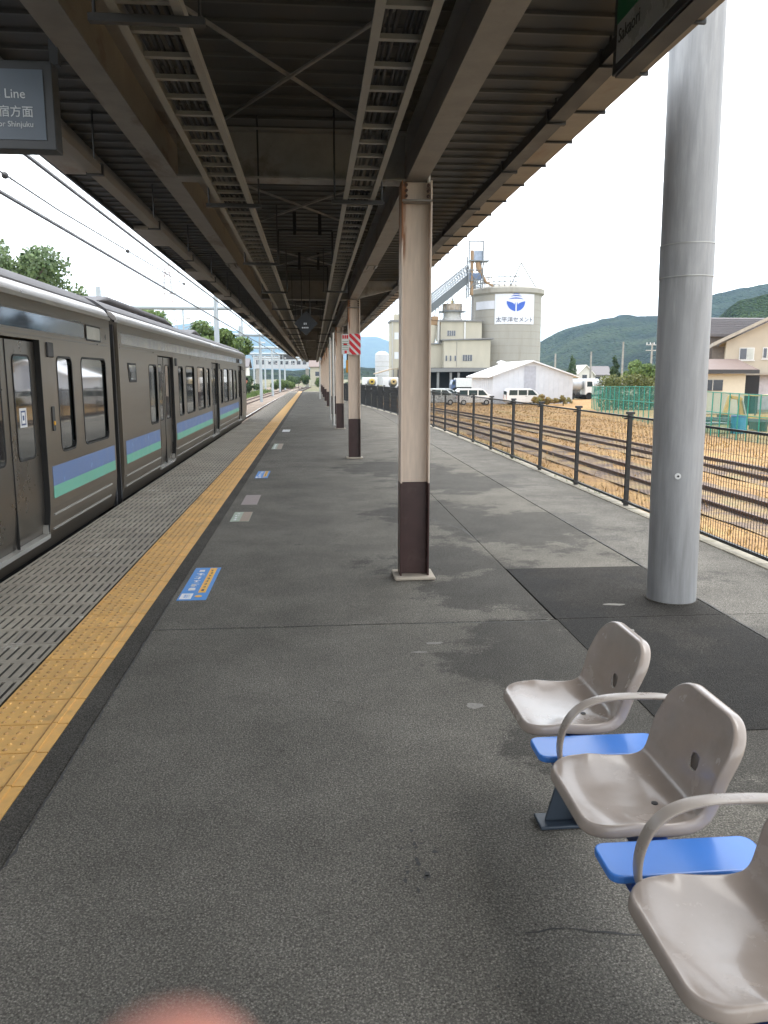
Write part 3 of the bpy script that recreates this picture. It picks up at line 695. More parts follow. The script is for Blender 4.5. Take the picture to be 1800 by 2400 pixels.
# ------------------------------------------------------------------ train
STEEL = mat('train_stainless', (0.26, 0.225, 0.183), 0.34, metal=0.88, var=0.06, scale=1.2, stretch=(1, .15, 2), bump=0.015, bscale=8, rvar=0.06)
STEEL2 = mat('train_stainless_door', (0.215, 0.195, 0.17), 0.30, metal=0.88, var=0.06, scale=1.5, rvar=0.05)
BRIGHT = mat('bright_trim', (0.50, 0.49, 0.46), 0.35, metal=0.6, var=0.08)
ROOFSIDE = mat('roof_cantrail', (0.44, 0.415, 0.39), 0.34, metal=0.7, var=0.12, scale=2, stretch=(1, .3, 1))
ROOFTOP = mat('roof_top_grey', (0.11, 0.11, 0.12), 0.7, var=0.25, scale=2)
GASKET = mat('rubber_gasket', (0.012, 0.012, 0.012), 0.55, var=0.1)
PANE = mat('train_window_glass', (0.018, 0.022, 0.022), 0.03, var=0.05, spec=1.0, coat=1.0, rvar=0)
SBLUE = mat('stripe_blue', lin((104, 128, 172)), 0.4, var=0.1, scale=3, col2=lin((120, 155, 200)), c2scale=5, c2lo=.62, c2hi=.7)
SGREEN = mat('stripe_green', lin((112, 180, 158)), 0.4, var=0.06)
BANDP = mat('upper_band', (0.12, 0.15, 0.19), 0.08, metal=0.5, var=0.1, scale=1.5, rvar=.03)
UNDER = mat('underframe', (0.014, 0.014, 0.014), 0.8, var=0.3)
SX = -2.66; XC = -4.07
PROF = [(2.395, 0.0), (2.0, 0.0), (1.2, 0.0), (0.55, 0.0), (0.35, -0.006), (0.2, -0.02), (0.08, -0.04), (-0.06, -0.07)]     # z, inset of the body side
def inset(z):
    for (za, a), (zb, b) in zip(PROF[:-1], PROF[1:]):
        if zb <= z <= za: return b + (a - b) * (z - zb) / (za - zb)
    return 0.0 if z > 1 else -0.07
def wall(m, y0, y1, z0, z1, th=.05, off=0.0, side=1):
    """body-side slab following the side profile"""
    zs = sorted({z0, z1} | {z for z, _ in PROF if z0 < z < z1})
    X = (lambda z: SX + inset(z) + off) if side > 0 else (lambda z: 2 * XC - (SX + inset(z) + off))
    poly = [(X(z), z) for z in zs] + [(X(z) - side * th, z) for z in reversed(zs)]
    m.prism(poly, 'y', y0, y1)
def window(t, y0, y1, z0, z1, r=.07, depth=.02, nm='window'):
    m = MB(); o = rrect(y0 - .022, y1 + .022, z0 - .022, z1 + .022, r + .02); i = rrect(y0, y1, z0, z1, r); n = len(o)
    for xa, xb in ((SX - depth - .004, SX + .004),):
        vs = [(xb, a, b) for a, b in o] + [(xb, a, b) for a, b in i] + [(xa, a, b) for a, b in o] + [(xa, a, b) for a, b in i]
        fs = []
        for k in range(n):
            j = (k + 1) % n
            fs += [(k, j, n + j, n + k), (2 * n + k, 2 * n + j, j, k), (n + k, n + j, 3 * n + j, 3 * n + k)]
        m.add(vs, fs)
    w_ = m.build(nm, GASKET, t, fix=True)
    MB().prism(rrect(y0 - .01, y1 + .01, z0 - .01, z1 + .01, r), 'x', SX - depth - .008, SX - depth).build('pane', PANE, w_)
    return w_
def door(t, y0, y1, extras=False):
    mid = (y0 + y1) / 2; rec = .055
    for a, b in ((y0 + .006, mid - .006), (mid + .006, y1 - .006)):
        m = MB(); wall(m, a, b, .10, 2.0, .03, -rec); d = m.build('door_leaf', STEEL2, t)
        wa, wb = a + .16, b - .16
        m = MB(); o = rrect(wa - .018, wb + .018, .885, 1.875, .08); i = rrect(wa, wb, .905, 1.855, .065); n = len(o); xb, xa = SX - rec + .006, SX - rec - .01
        vs = [(xb, p, q) for p, q in o] + [(xb, p, q) for p, q in i] + [(xa, p, q) for p, q in o] + [(xa, p, q) for p, q in i]; fs = []
        for k in range(n):
            j = (k + 1) % n; fs += [(k, j, n + j, n + k), (2 * n + k, 2 * n + j, j, k), (n + k, n + j, 3 * n + j, 3 * n + k)]
        m.add(vs, fs).build('window_frame', GASKET, d)
        MB().prism(i, 'x', SX - rec + .0005, SX - rec + .003).build('pane', PANE, d)
    m = MB(); m.box(SX - rec - .02, SX - rec + .006, mid - .006, mid + .006, .1, 2.0); m.build('door_seal', GASKET, t)
    for yj in (y0, y1): m = MB(); wall(m, yj - .006, yj + .006, .09, 2.02, .07, .002); m.build('door_jamb', GASKET, t)
    MB().box(SX - .11, SX - .02, y0, y1, .055, .098).build('door_sill', BRIGHT, t)
    for yj, s in ((y0, -1), (y1, 1)): MB().box(SX - .085, SX - .035, yj - .03, yj + .03, .10, .19).build('sill_corner', BRIGHT, t)
    if extras: MB().box(SX - .02, SX + .02, y1 + .19, y1 + .37, 1.86, 2.01).build('door_lamp', DKSTEEL, t, bevel=.01)
def carbody(t, y0, y1, doors, wins):
    """near side wall pieced round its openings, far side, floor, roof and ends"""
    m = MB(); zt = 2.395; ops = [(a, b, .10, 2.02) for a, b in doors] + [(a, b, z0, z1) for a, b, z0, z1 in wins]
    ops.sort(); y = y0
    for a, b, z0, z1 in ops:
        if a > y: wall(m, y, a, -.06, zt)
        wall(m, a, b, z1, zt)
        if z0 > .11: wall(m, a, b, -.06, z0)
        else: wall(m, a, b, -.06, .055)
        y = b
    wall(m, y, y1, -.06, zt)
    wall(m, y0, y1, -.06, zt, side=-1)
    m.box(2 * XC - SX + 0.0 if False else XC - 1.33, SX - .12, y0 + .05, y1 - .05, -.08, .02)
    m.build('body', STEEL, t, fix=True)
    # inner dark lining so that the panes never open on daylight
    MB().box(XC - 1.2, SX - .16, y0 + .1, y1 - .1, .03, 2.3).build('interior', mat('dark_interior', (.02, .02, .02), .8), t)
    for s in (-1, 1):
        X = lambda d: XC + s * (1.41 - d)
        MB().prism([(X(-.018), 2.385), (X(-.018), 2.425), (X(.03), 2.425), (X(.03), 2.385)], 'y', y0, y1).build('gutter_rail', BRIGHT, t)
        MB().prism([(X(.0), 2.426), (X(.02), 2.475), (X(.06), 2.52), (X(.12), 2.55), (X(.12), 2.50), (X(.06), 2.426)], 'y', y0, y1).build('cantrail', ROOFSIDE, t, smooth='auto')
    MB().prism([(XC + u, z) for u, z in ((1.285, 2.53), (1.27, 2.575), (1.12, 2.68), (.9, 2.765), (.5, 2.81), (0, 2.82), (-.5, 2.81), (-.9, 2.765), (-1.12, 2.68), (-1.27, 2.575), (-1.285, 2.53))], 'y', y0 + .02, y1 - .02).build('roof', ROOFTOP, t, smooth='auto')
    for s in (0, 1):
        e = y0 if s == 0 else y1
        MB().prism([(XC - 1.35, -.06), (XC + 1.35, -.06), (XC + 1.355, 2.4), (XC + 1.2, 2.6), (XC, 2.75), (XC - 1.2, 2.6), (XC - 1.355, 2.4)], 'y', e + (.005 if s == 0 else -.055), e + (.055 if s == 0 else -.005)).build('end_wall', STEEL2, t)
    MB().box(XC - 1.2, XC + 1.22, y0 + .3, y1 - .3, -.75, -.085).build('underframe', UNDER, t)
    y = y0 + 3.2
    for yy in (y0 + 3.0, y1 - 3.0):
        m = MB(); m.box(XC - .9, XC + .9, yy - 1.3, yy + 1.3, -.8, -.55)
        m.build('bogie', UNDER, t)
        for d in (-1.05, 1.05):
            for sx in (-.535, .535): MB().cyl((XC + sx - .06, yy + d, -.67), (XC + sx + .06, yy + d, -.67), .43, n=20).build('wheel', UNDER, t)
def stripes(t, y0, y1):
    MB().box(SX + .0005, SX + .003, y0, y1, .565, .765).build('blue_stripe', SBLUE, t); MB().box(SX + .0005, SX + .003, y0, y1, .44, .5645).build('green_stripe', SGREEN, t)
def dripbars(t, segs):
    for a, b in segs:
        for z, n in ((.275, .0), (.125, .03)):
            x = SX + inset(z); MB().box(x - .004, x + .016, a, b, z - .008, z + .010).build('drip_bar', BRIGHT, t)
# near car: only its rear end beside the camera to the coupling
c1 = thing('train_car', 'near stainless steel train car, its rear part cut by the left edge', 'train car', (XC, 1, -1.1), 'coupled train cars at the platform')
D1 = [(-4.2, -2.7), (1.2, 2.7), (6.62, 8.14)]
W1 = [(3.1, 3.6, .90, 1.86), (3.9, 5.0, .90, 1.86), (5.15, 6.1, .90, 1.86), (8.64, 9.14, .90, 1.86), (9.52, 10.58, .90, 1.87)]
carbody(c1, -9.0, 10.90, D1, W1)
for a, b in D1: door(c1, a, b, True)
for a in W1: window(c1, *a)
stripes(c1, 8.27, 10.82); stripes(c1, 2.9, 6.45); dripbars(c1, [(2.82, 6.5), (8.26, 10.6)])
MB().box(SX + .001, SX + .004, -3, 9.70, 2.11, 2.265).build('upper_band', BANDP, c1)
for z in (2.095, 2.28, 2.055): MB().box(SX - .003, SX + .007, -8.9, 10.85, z - .006, z + .006).build('bead', STEEL2, c1)
d = MB().prism(rrect(9.76, 10.40, 2.085, 2.27, .02), 'x', SX + .0075, SX + .011).build('destination_display', GASKET, c1)
MB().prism(rrect(9.79, 10.37, 2.105, 2.252, .015), 'x', SX + .0112, SX + .013).build('display_glass', mat('display_glass', (.42, .42, .38), .12, var=.1, spec=.8), d)
text_mb('4', .10, ((SX + .009, 10.62, 2.13), (0, 1, 0), (0, 0, 1)), 'LEFT', .001).build('car_number', FRAME, c1, fix=False)
d = MB().prism(rrect(8.36, 8.44, 1.12, 1.37, .02), 'x', SX + .0005, SX + .012).build('door_switch', DKSTEEL, c1)
MB().cyl((SX + .012, 8.40, 1.2), (SX + .02, 8.40, 1.2), .022, n=14).build('switch_button', YEL, d)
m = MB().box(SX - .0515, SX - .049, 7.62, 7.80, 1.20, 1.38).build('window_sticker', WHITE_MARK, c1)
m = MB()
for (a, b, c, e) in [(7.65, 7.77, 1.34, 1.355), (7.65, 7.665, 1.22, 1.34), (7.755, 7.77, 1.22, 1.34), (7.65, 7.77, 1.22, 1.235), (7.69, 7.73, 1.265, 1.31)]: m.box(SX - .0489, SX - .048, a, b, c, e)
m.build('sticker_mark', mat('sticker_blue_ink', (.05, .08, .2), .5), c1)
for yy in (): MB().box(XC - .9, XC + .9, yy - 1.6, yy + 1.6, 2.79, 2.92).build('roof_unit', ROOFTOP, c1, bevel=.05)
# gangway between the cars
g = thing('gangway_bellows', 'dark rubber gangway bellows between the two train cars', 'gangway', (XC, 11.12, -.2))
for i in range(6): MB().prism([(XC - 1.05 + .02 * (i % 2), -.02), (XC + 1.05 - .02 * (i % 2), -.02), (XC + 1.05 - .02 * (i % 2), 2.25), (XC + .95, 2.4), (XC - .95, 2.4), (XC - 1.05 + .02 * (i % 2), 2.25)], 'y', 10.905 + .0705 * i, 10.905 + .0705 * (i + 1) - .004).build('fold', UNDER, g)
for yy, w0 in ((10.95, -.04), (11.24, -.04)): MB().box(SX - .16, SX + w0, yy, yy + .06, -.1, 2.36).build('outer_flap', mat('flap_rubber', (.03, .03, .032), .45), g)
c2 = thing('train_car', 'front stainless steel train car with blue and green stripe', 'train car', (XC, 21, -1.1), 'coupled train cars at the platform')
D2 = [(14.1, 15.6), (21.35, 22.8), (28.75, 30.05)]
W2 = [(13.32, 13.94, .90, 1.84), (16.15, 16.7, .90, 1.84), (17.1, 18.25, .90, 1.86), (18.75, 19.95, .90, 1.86), (20.35, 20.9, .90, 1.84), (23.3, 23.8, .9, 1.84), (24.15, 25.45, .9, 1.86), (25.8, 27.0, .9, 1.86), (27.4, 28.1, .9, 1.84)]
carbody(c2, 11.33, 32.0, D2, W2)
for a, b in D2: door(c2, a, b, True)
for a in W2: window(c2, *a)
window(c2, 30.75, 31.5, 1.05, 1.86, nm='cab_window')
w_ = MB().prism([(11.82, 1.86), (12.36, 1.86), (12.38, 1.62), (12.36, 1.58), (11.92, 1.58), (11.88, 1.6)], 'x', SX + .001, SX + .006).build('vent_window', GASKET, c2); MB().prism([(11.88, 1.83), (12.32, 1.83), (12.32, 1.62), (12.0, 1.62)], 'x', SX + .0062, SX + .008).build('pane', PANE, w_)
stripes(c2, 11.48, 14.0); stripes(c2, 15.72, 21.25); stripes(c2, 22.9, 28.65); dripbars(c2, [(11.45, 14.0), (15.72, 21.25), (22.9, 28.6)])
MB().box(SX + .001, SX + .004, 11.5, 30.5, 2.11, 2.265).build('upper_band', mat('upper_band_far', (.36, .37, .39), .18, metal=.7, var=.2, scale=2, stretch=(1, 2, .3)), c2)
for z in (2.095, 2.28, 2.055): MB().box(SX - .003, SX + .007, 11.4, 31.9, z - .006, z + .006).build('bead', STEEL2, c2)
for y in (28.3, 28.9): MB().box(SX + .004, SX + .02, y, y + .3, 2.12, 2.25).build('side_lamp', GASKET, c2)
for ya, yb in ((12.6, 19.5), (22, 24)): MB().prism([(ya, 2.79), (yb, 2.79), (yb - 1.2, 2.92), (ya + .7, 2.92)], 'x', XC - .85, XC + .85).build('roof_unit', ROOFTOP, c2, bevel=.05)
for dx in (-.5, .5):
    m = MB(); m.tube([(XC + dx, yy, 2.83) for yy in (24.5, 28.5)], .02, 6)
    m.build('roof_pipe', DKSTEEL, c2)
MB().prism([(XC - 1.36, .0), (XC + 1.36, .0), (XC + 1.36, 2.4), (XC + 1.15, 2.62), (XC - 1.15, 2.62), (XC - 1.36, 2.4)], 'y', 31.99, 32.35).build('cab_front', STEEL2, c2, bevel=.12)
# conductor leaning out of the cab
def skinned(name, joints, edges, mats, parent=None, root=0, sub=2):
    me = bpy.data.meshes.new(name); me.from_pydata([j[:3] for j in joints], edges, [])
    o = bpy.data.objects.new(name, me); COL.objects.link(o); me.materials.append(mats)
    md = o.modifiers.new('skin', 'SKIN')
    for i, j in enumerate(joints):
        sv = me.skin_vertices[0].data[i]; r = j[3]; sv.radius = (r, j[4] if len(j) > 4 else r); sv.use_root = (i == root)
    md.use_smooth_shade = True; o.modifiers.new('sub', 'SUBSURF').levels = sub; o.modifiers['sub'].render_levels = sub
    if parent: o.parent = parent
    return o
UNI = mat('navy_uniform', (.012, .014, .022), .8); SKIN = mat('skin', (.88, .38, .29), .5, var=.06, scale=20)
SKIN.node_tree.nodes['Principled BSDF'].inputs['Subsurface Weight'].default_value = 0.4; SKIN.node_tree.nodes['Principled BSDF'].inputs['Subsurface Radius'].default_value = (.012, .004, .002)
p = thing('person', 'person in a dark cap and uniform leaning out of the front cab', 'person', (-2.75, 32.42, .1))
px, py = -2.75, 32.42
b_ = skinned('body', [(px - .18, py - .05, .95 - .1 + .1, .15), (px - .12, py, 1.05, .14), (px - .06, py, 1.2, .13), (px, py, 1.3, .055), (px + .02, py, 1.36, .05), (px + .02, py - .18, 1.22, .06), (px + .06, py - .26, 1.02, .045), (px + .03, py - .2, .86, .035), (px - .05, py + .18, 1.22, .06), (px - .1, py + .2, 1.0, .045), (px - .18, py - .05, .55, .1), (px - .18, py - .05, .12, .08)],
             [(0, 1), (1, 2), (2, 3), (3, 4), (2, 5), (5, 6), (6, 7), (2, 8), (8, 9), (0, 10), (10, 11)], UNI)
b_.parent = p; b_.location = (-WL[p.name][0], -WL[p.name][1], -WL[p.name][2])
m = MB(); m.ball((px + .03, py, 1.46), .075, .095, .115, 10); m.ball((px + .03, py - .1, 1.45), .012, .02, .018, 5)
for s in (-1, 1): m.ball((px + .03 + s * .077, py, 1.45), .012, .02, .03, 5)
m.build('head', SKIN, p, smooth=True)
m = MB(); m.lathe([(.098, 0), (.11, .03), (.12, .07), (.10, .095), (.0, .1)], (px + .03, py, 1.5), 20); m.prism([(px - .06, py - .09), (px + .12, py - .09), (px + .09, py - .17), (px + .03, py - .19), (px - .03, py - .17)], 'z', 1.495, 1.507); m.build('cap', UNI, p, smooth='auto')

# ------------------------------------------------------------------ bench
PLAST = mat('beige_plastic', (0.37, 0.312, 0.268), 0.24, var=0.06, scale=9, spec=.5, rvar=0.07, coat=.2, col2=(0.29, 0.245, 0.205), c2scale=7, c2lo=.56, c2hi=.8)
PLAST_ARM = mat('beige_armrest', (0.37, 0.322, 0.28), 0.3, var=0.06, scale=6)
BTAB = mat('blue_laminate', lin((68, 128, 212)), 0.24, var=0.05, scale=3, rvar=.04)
BBEAM = mat('blue_beam', lin((38, 78, 160)), 0.4, var=0.08)
LEGM = mat('slate_leg', (0.035, 0.05, 0.07), 0.45, var=.15)
bench = thing('platform_bench', 'row of beige plastic bucket seats with blue side tables', 'bench', (.95, 2.17, 0))
prof = [(.012, .4345), (.040, .4335), (.07, .430), (.11, .423), (.15, .417), (.19, .412), (.23, .409), (.27, .409), (.305, .414), (.333, .426), (.353, .445), (.366, .470), (.375, .50), (.383, .53), (.391, .56), (.399, .59), (.407, .62), (.415, .65), (.424, .680), (.433, .709)]
def profile():
    Q = [Vector((.742 + x, z)) for x, z in prof]; Q = [Q[0] * 2 - Q[1]] + Q + [Q[-1] * 2 - Q[-2]]; dense = []
    for i in range(1, len(Q) - 2):
        for k in range(12):
            t_ = k / 12; a, b, c, d = Q[i - 1], Q[i], Q[i + 1], Q[i + 2]
            dense.append(.5 * (2 * b + (c - a) * t_ + (2 * a - 5 * b + 4 * c - d) * t_ ** 2 + (3 * b - a - 3 * c + d) * t_ ** 3))
    dense.append(Q[-2]); L_ = [0]
    for a, b in zip(dense[:-1], dense[1:]): L_.append(L_[-1] + (b - a).length)
    def at_(s):
        """point and normal of the seat profile at arc length s, carried on straight past both ends"""
        if s <= 0: d = (dense[1] - dense[0]).normalized(); p_ = dense[0] + d * s
        elif s >= L_[-1]: d = (dense[-1] - dense[-2]).normalized(); p_ = dense[-1] + d * (s - L_[-1])
        else:
            j = max(0, int(np.searchsorted(L_, s)) - 1); d = (dense[j + 1] - dense[j]).normalized(); p_ = dense[j] + d * (s - L_[j])
        return p_, Vector((-d.y, d.x))
    return at_, L_[-1]
AT, STOT = profile()
def seat_shell(yc):
    rf, rt = .075, .085
    ss = [rf * (1 - math.cos(R(a))) for a in (0, 14, 28, 42, 56, 70, 85)] + list(np.linspace(rf + .02, STOT - rt - .02, 26)) + [STOT - rt * (1 - math.cos(R(a))) for a in (85, 70, 56, 42, 28, 14, 0)]
    sl = [next(s for s in np.linspace(0, STOT, 2000) if AT(s)[0].y > z and s > .3) for z in (.500, .504, .560, .564)]
    ss = sorted([s for s in ss if not sl[0] - .008 < s < sl[3] + .008] + sl)
    core = [-1, -.94, -.84, -.7, -.55, -.40, -.335, -.32, -.03, -.015, .1, .22, .36, .53, .7, .84, .94, 1]; nu = len(core); n = len(ss)
    def width(s):
        W = .205 - .010 * math.exp(-((s - .36) / .10) ** 2) - .012 * max(0, (s - .45) / (STOT - .45)) ** 1.5
        if s < rf: W += -rf + math.sqrt(max(0, rf * rf - (rf - s) ** 2))
        if STOT - s < rt: W += -rt + math.sqrt(max(0, rt * rt - (rt - (STOT - s)) ** 2))
        return W
    def lift(u, s): return .030 * abs(u) ** 2.6 * min(1, max(0, (s - .01) / .12)) * min(1, max(0, (STOT - s - .0) / .16))
    vs = []; D2 = {}
    for i, s in enumerate(ss):
        hw = width(s); p_, nr = AT(s)
        for k, u in enumerate(core):
            q = p_ + nr * lift(u, s); D2[i * nu + k] = (u * hw, s, lift(u, s)); vs.append((q.x, yc + u * hw, q.y))
    fs = [(i * nu + k, i * nu + k + 1, (i + 1) * nu + k + 1, (i + 1) * nu + k) for i in range(n - 1) for k in range(nu - 1) if not (sl[1] - 1e-6 <= ss[i] < sl[2] - 1e-6 and core[k] == -.32)]      # a hand slot is left open
    loop = [k for k in range(nu)] + [i * nu + nu - 1 for i in range(1, n)] + [(n - 1) * nu + k for k in range(nu - 2, -1, -1)] + [i * nu for i in range(n - 2, 0, -1)]
    m_ = len(loop); prev = loop
    for off, drop in ((.005, .001), (.010, -.006), (.013, -.018), (.014, -.036)):
        ring = []
        for j, idx in enumerate(loop):
            a, b = D2[loop[j - 1]], D2[loop[(j + 1) % m_]]; tx, ty = b[0] - a[0], b[1] - a[1]; l_ = math.hypot(tx, ty) or 1; nx_, ny_ = ty / l_, -tx / l_
            y2, s2, lf = D2[idx]; y2 += nx_ * off; s2 += ny_ * off; p_, nr = AT(s2); q = p_ + nr * (lf + drop); ring.append(len(vs)); vs.append((q.x, yc + y2, q.y))
        fs += [(prev[j], prev[(j + 1) % m_], ring[(j + 1) % m_], ring[j]) for j in range(m_)]; prev = ring
    m = MB(); m.add(vs, fs); o = m.build('seat_shell', PLAST, bench, smooth=True)
    sd_ = o.modifiers.new('solid', 'SOLIDIFY'); sd_.thickness = .004; sd_.offset = -1
    sb = o.modifiers.new('sub', 'SUBSURF'); sb.levels = 1; sb.render_levels = 1
    MB().cyl((.742 + .262, yc - .05, .408), (.742 + .262, yc - .05, .4125), .010, n=14).build('drain_hole_disc', BLACKM, o)  # black disc on the pan stands for the dark of the drain hole
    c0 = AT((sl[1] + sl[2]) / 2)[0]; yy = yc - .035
    MB().box(c0.x + .012, c0.x + .034, yy - .042, yy + .042, c0.y - .038, c0.y + .038).build('slot_shade_backing', mat('slot_shade_backing', (.17, .15, .13), .6), o)  # block added behind the open slot, coloured darker so the slot reads as shaded
    return o
for yc in (2.815, 2.17, 1.525):
    seat_shell(yc)
    MB().box(.84, 1.08, yc - .1, yc + .1, .352, .392).build('seat_bracket', LEGM, bench, bevel=.004)
for yc in (2.4925, 1.8475):
    m = MB(); m.prism([(x, y) for x, y in rrect(.738, 1.185, yc - .076, yc + .076, .032)], 'z', .397, .42); m.build('side_table', BTAB, bench, bevel=.005)
    MB().box(.80, 1.12, yc - .06, yc + .06, .352, .3955).build('table_support', BBEAM, bench, bevel=.004)
for ya in (2.392, 1.747):
    path = [(.805, .395), (.795, .43), (.792, .47), (.797, .51), (.810, .55), (.832, .583), (.862, .608), (.90, .625), (.945, .634), (1.0, .637), (1.06, .636), (1.12, .633), (1.16, .628), (1.18, .615), (1.185, .59)]
    vs = []; n = len(path)
    for i, (x, z) in enumerate(path):
        a, b = Vector(path[max(i - 1, 0)]), Vector(path[min(i + 1, n - 1)]); d = (b - a).normalized(); nm = Vector((-d.y, d.x))
        for u, v in ((-.021, -.007), (.021, -.007), (.024, .0), (.021, .007), (-.021, .007), (-.024, 0)): vs.append((x + nm.x * v, ya + u, z + nm.y * v))
    fs = [(i * 6 + k, i * 6 + (k + 1) % 6, (i + 1) * 6 + (k + 1) % 6, (i + 1) * 6 + k) for i in range(n - 1) for k in range(6)] + [tuple(range(6)), tuple(range(n * 6 - 6, n * 6))]
    o = MB().add(vs, fs).build('armrest', PLAST_ARM, bench, smooth=True); sb = o.modifiers.new('sub', 'SUBSURF'); sb.levels = 1; sb.render_levels = 2
MB().box(.93, 1.01, 1.2, 3.02, .285, .350).build('beam', BBEAM, bench, bevel=.005)
for yl in (2.70, 1.5):
    m = MB(); m.prism([(.85, .018), (1.12, .018), (1.03, .284), (.92, .284)], 'y', yl - .006, yl + .006); m.prism([(yl - .05, .018), (yl + .05, .018), (yl + .03, .284), (yl - .03, .284)], 'x', .964, .976); m.build('leg', LEGM, bench, bevel=.002)
    MB().box(.82, 1.15, yl - .05, yl + .05, .004, .017).build('foot_plate', LEGM, bench, bevel=.004)

# ------------------------------------------------------------------ the photographer's hand: one fingertip strays into the picture
hand = thing('person', "pink blurred fingertip of the photographer's hand at the bottom edge", 'finger', (0, 0, 1.62))
def camp(x, y, z): return tuple(Vector((0, 0, 1.68)) + M3 @ Vector((x, y, -z)))       # right, up, forward of the lens, metres
fj = [(-.0122, -.0304, .046, .0042), (-.0124, -.0338, .0462, .0062), (-.0126, -.043, .048, .0080), (-.013, -.058, .052, .0102), (-.016, -.082, .052, .0105), (-.012, -.115, .036, .0115),
      (0, -.15, .03, .022, .014), (.012, -.19, .025, .03, .017), (.015, -.23, .02, .026, .02), (.017, -.30, .01, .03),
      (.012, -.125, .02, .0105), (.018, -.10, .042, .009), (.016, -.115, .062, .008),
      (.032, -.13, .02, .0105), (.04, -.105, .042, .009), (.036, -.12, .062, .008),
      (.05, -.145, .018, .0095), (.058, -.122, .038, .0085), (.054, -.135, .055, .0075),
      (-.035, -.17, .04, .0125), (-.05, -.14, .055, .0105), (-.052, -.115, .062, .0095)]
ed = [(0, 1), (1, 2), (2, 3), (3, 4), (4, 5), (5, 6), (6, 7), (7, 8), (8, 9), (6, 10), (10, 11), (11, 12), (6, 13), (13, 14), (14, 15), (7, 16), (16, 17), (17, 18), (7, 19), (19, 20), (20, 21)]
o = skinned('hand', [(*camp(*j[:3]), *j[3:]) for j in fj], ed, SKIN, root=7)
o.parent = hand; o.location = (0, 0, -1.62)
# ------------------------------------------------------------------ vegetation
def leaf_mat(name, c1, c2, sc=0.6):
    m = bpy.data.materials.new(name); m.use_nodes = True; nt = m.node_tree; b = nt.nodes['Principled BSDF']; L = nt.links.new
    g = N(nt, 'ShaderNodeNewGeometry'); n = N(nt, 'ShaderNodeTexNoise'); n.inputs['Scale'].default_value = sc; n.inputs['Detail'].default_value = 5; L(g.outputs['Position'], n.inputs['Vector'])
    r = N(nt, 'ShaderNodeMapRange'); r.inputs[1].default_value = .35; r.inputs[2].default_value = .65; L(n.outputs['Fac'], r.inputs[0])
    mx = N(nt, 'ShaderNodeMix', data_type='RGBA'); mx.inputs[6].default_value = (*c1, 1); mx.inputs[7].default_value = (*c2, 1); L(r.outputs[0], mx.inputs[0])
    rp = N(nt, 'ShaderNodeMapRange'); rp.inputs[3].default_value = .6; rp.inputs[4].default_value = 1.4; L(g.outputs['Random Per Island'], rp.inputs[0])
    s = N(nt, 'ShaderNodeVectorMath', operation='SCALE'); L(mx.outputs[2], s.inputs[0]); L(rp.outputs[0], s.inputs['Scale'])
    L(s.outputs[0], b.inputs['Base Color']); b.inputs['Roughness'].default_value = .6
    tr = N(nt, 'ShaderNodeBsdfTranslucent'); L(s.outputs[0], tr.inputs['Color']); ms = N(nt, 'ShaderNodeMixShader'); ms.inputs[0].default_value = .3
    out = nt.nodes['Material Output']; L(b.outputs[0], ms.inputs[1]); L(tr.outputs[0], ms.inputs[2]); L(ms.outputs[0], out.inputs['Surface'])
    return m
LEAF_D = leaf_mat('leaf_dark', (.035, .07, .03), (.07, .12, .04)); LEAF_DM = leaf_mat('leaf_broad', (.085, .14, .06), (.16, .22, .095), 1.4)
LEAF_M = leaf_mat('leaf_mid', (.07, .12, .03), (.13, .19, .05)); LEAF_L = leaf_mat('leaf_light', (.12, .19, .05), (.2, .28, .08)); LEAF_DRY = leaf_mat('dry_leaf', (.30, .21, .07), (.2, .2, .06), 1.5)
BARK = mat('bark', (.09, .07, .055), .9, var=.3, scale=6)
def leaves(centers, radii, n, size, flat=.7):
    """n leaf-clump quads spread through a set of ellipsoid lobes, denser near their skins"""
    C_ = np.array(centers); Rr = np.array(radii); k = np.random.choice(len(C_), n, p=(Rr.prod(1) ** .667) / (Rr.prod(1) ** .667).sum())
    d = np.random.normal(size=(n, 3)); d /= np.linalg.norm(d, axis=1)[:, None]; q = np.random.uniform(.45, 1.05, (n, 1)) ** .6
    P = C_[k] + d * q * Rr[k]
    a = np.random.normal(size=(n, 3)); a /= np.linalg.norm(a, axis=1)[:, None]; b = np.cross(a, d); b /= np.linalg.norm(b, axis=1)[:, None] + 1e-9
    s = size * np.random.uniform(.5, 1.4, (n, 1)); c = a * s; e = b * s * flat
    V = np.stack([P - c, P - e, P + c, P + e], 1).reshape(-1, 3)
    m = MB(); m.v = [tuple(v) for v in V]; m.f = [(4 * i, 4 * i + 1, 4 * i + 2, 4 * i + 3) for i in range(n)]; m.m = [0] * n
    return m
def tree(name, label, base, trunk_h, lobes, n, size, leaf, tr=.18, cat='tree', group=None):
    t = thing(name, label, cat, base, group); bx, by, bz = base
    cx = sum(c[0] for c, r in lobes) / len(lobes); cy = sum(c[1] for c, r in lobes) / len(lobes)
    m = MB(); top = (bx + (cx - bx) * .4, by + (cy - by) * .4, bz + trunk_h); m.cyl(base, top, tr, tr * .7, n=10)
    for c, r in lobes:
        mid = tuple((top[i] + c[i]) / 2 + random.uniform(-.2, .2) for i in range(3)); m.cyl(top, mid, tr * .45, tr * .28, n=6); m.cyl(mid, c, tr * .28, tr * .1, n=6)
    m.build('trunk', BARK, t, smooth=True, fix=False)
    leaves([c for c, r in lobes], [r for c, r in lobes], n, size).build('crown', leaf, t, fix=False)
    return t
def lobes(c, R_, n, rr):
    out = []
    for k in range(n):
        d = Vector((random.gauss(0, 1), random.gauss(0, 1), random.gauss(0, 1))).normalized() * random.uniform(.35, .8)
        r = rr * random.uniform(.7, 1.25); out.append(((c[0] + d.x * R_[0], c[1] + d.y * R_[1], c[2] + d.z * R_[2]), (r, r, r * .8)))
    return out
GZ = -1.3
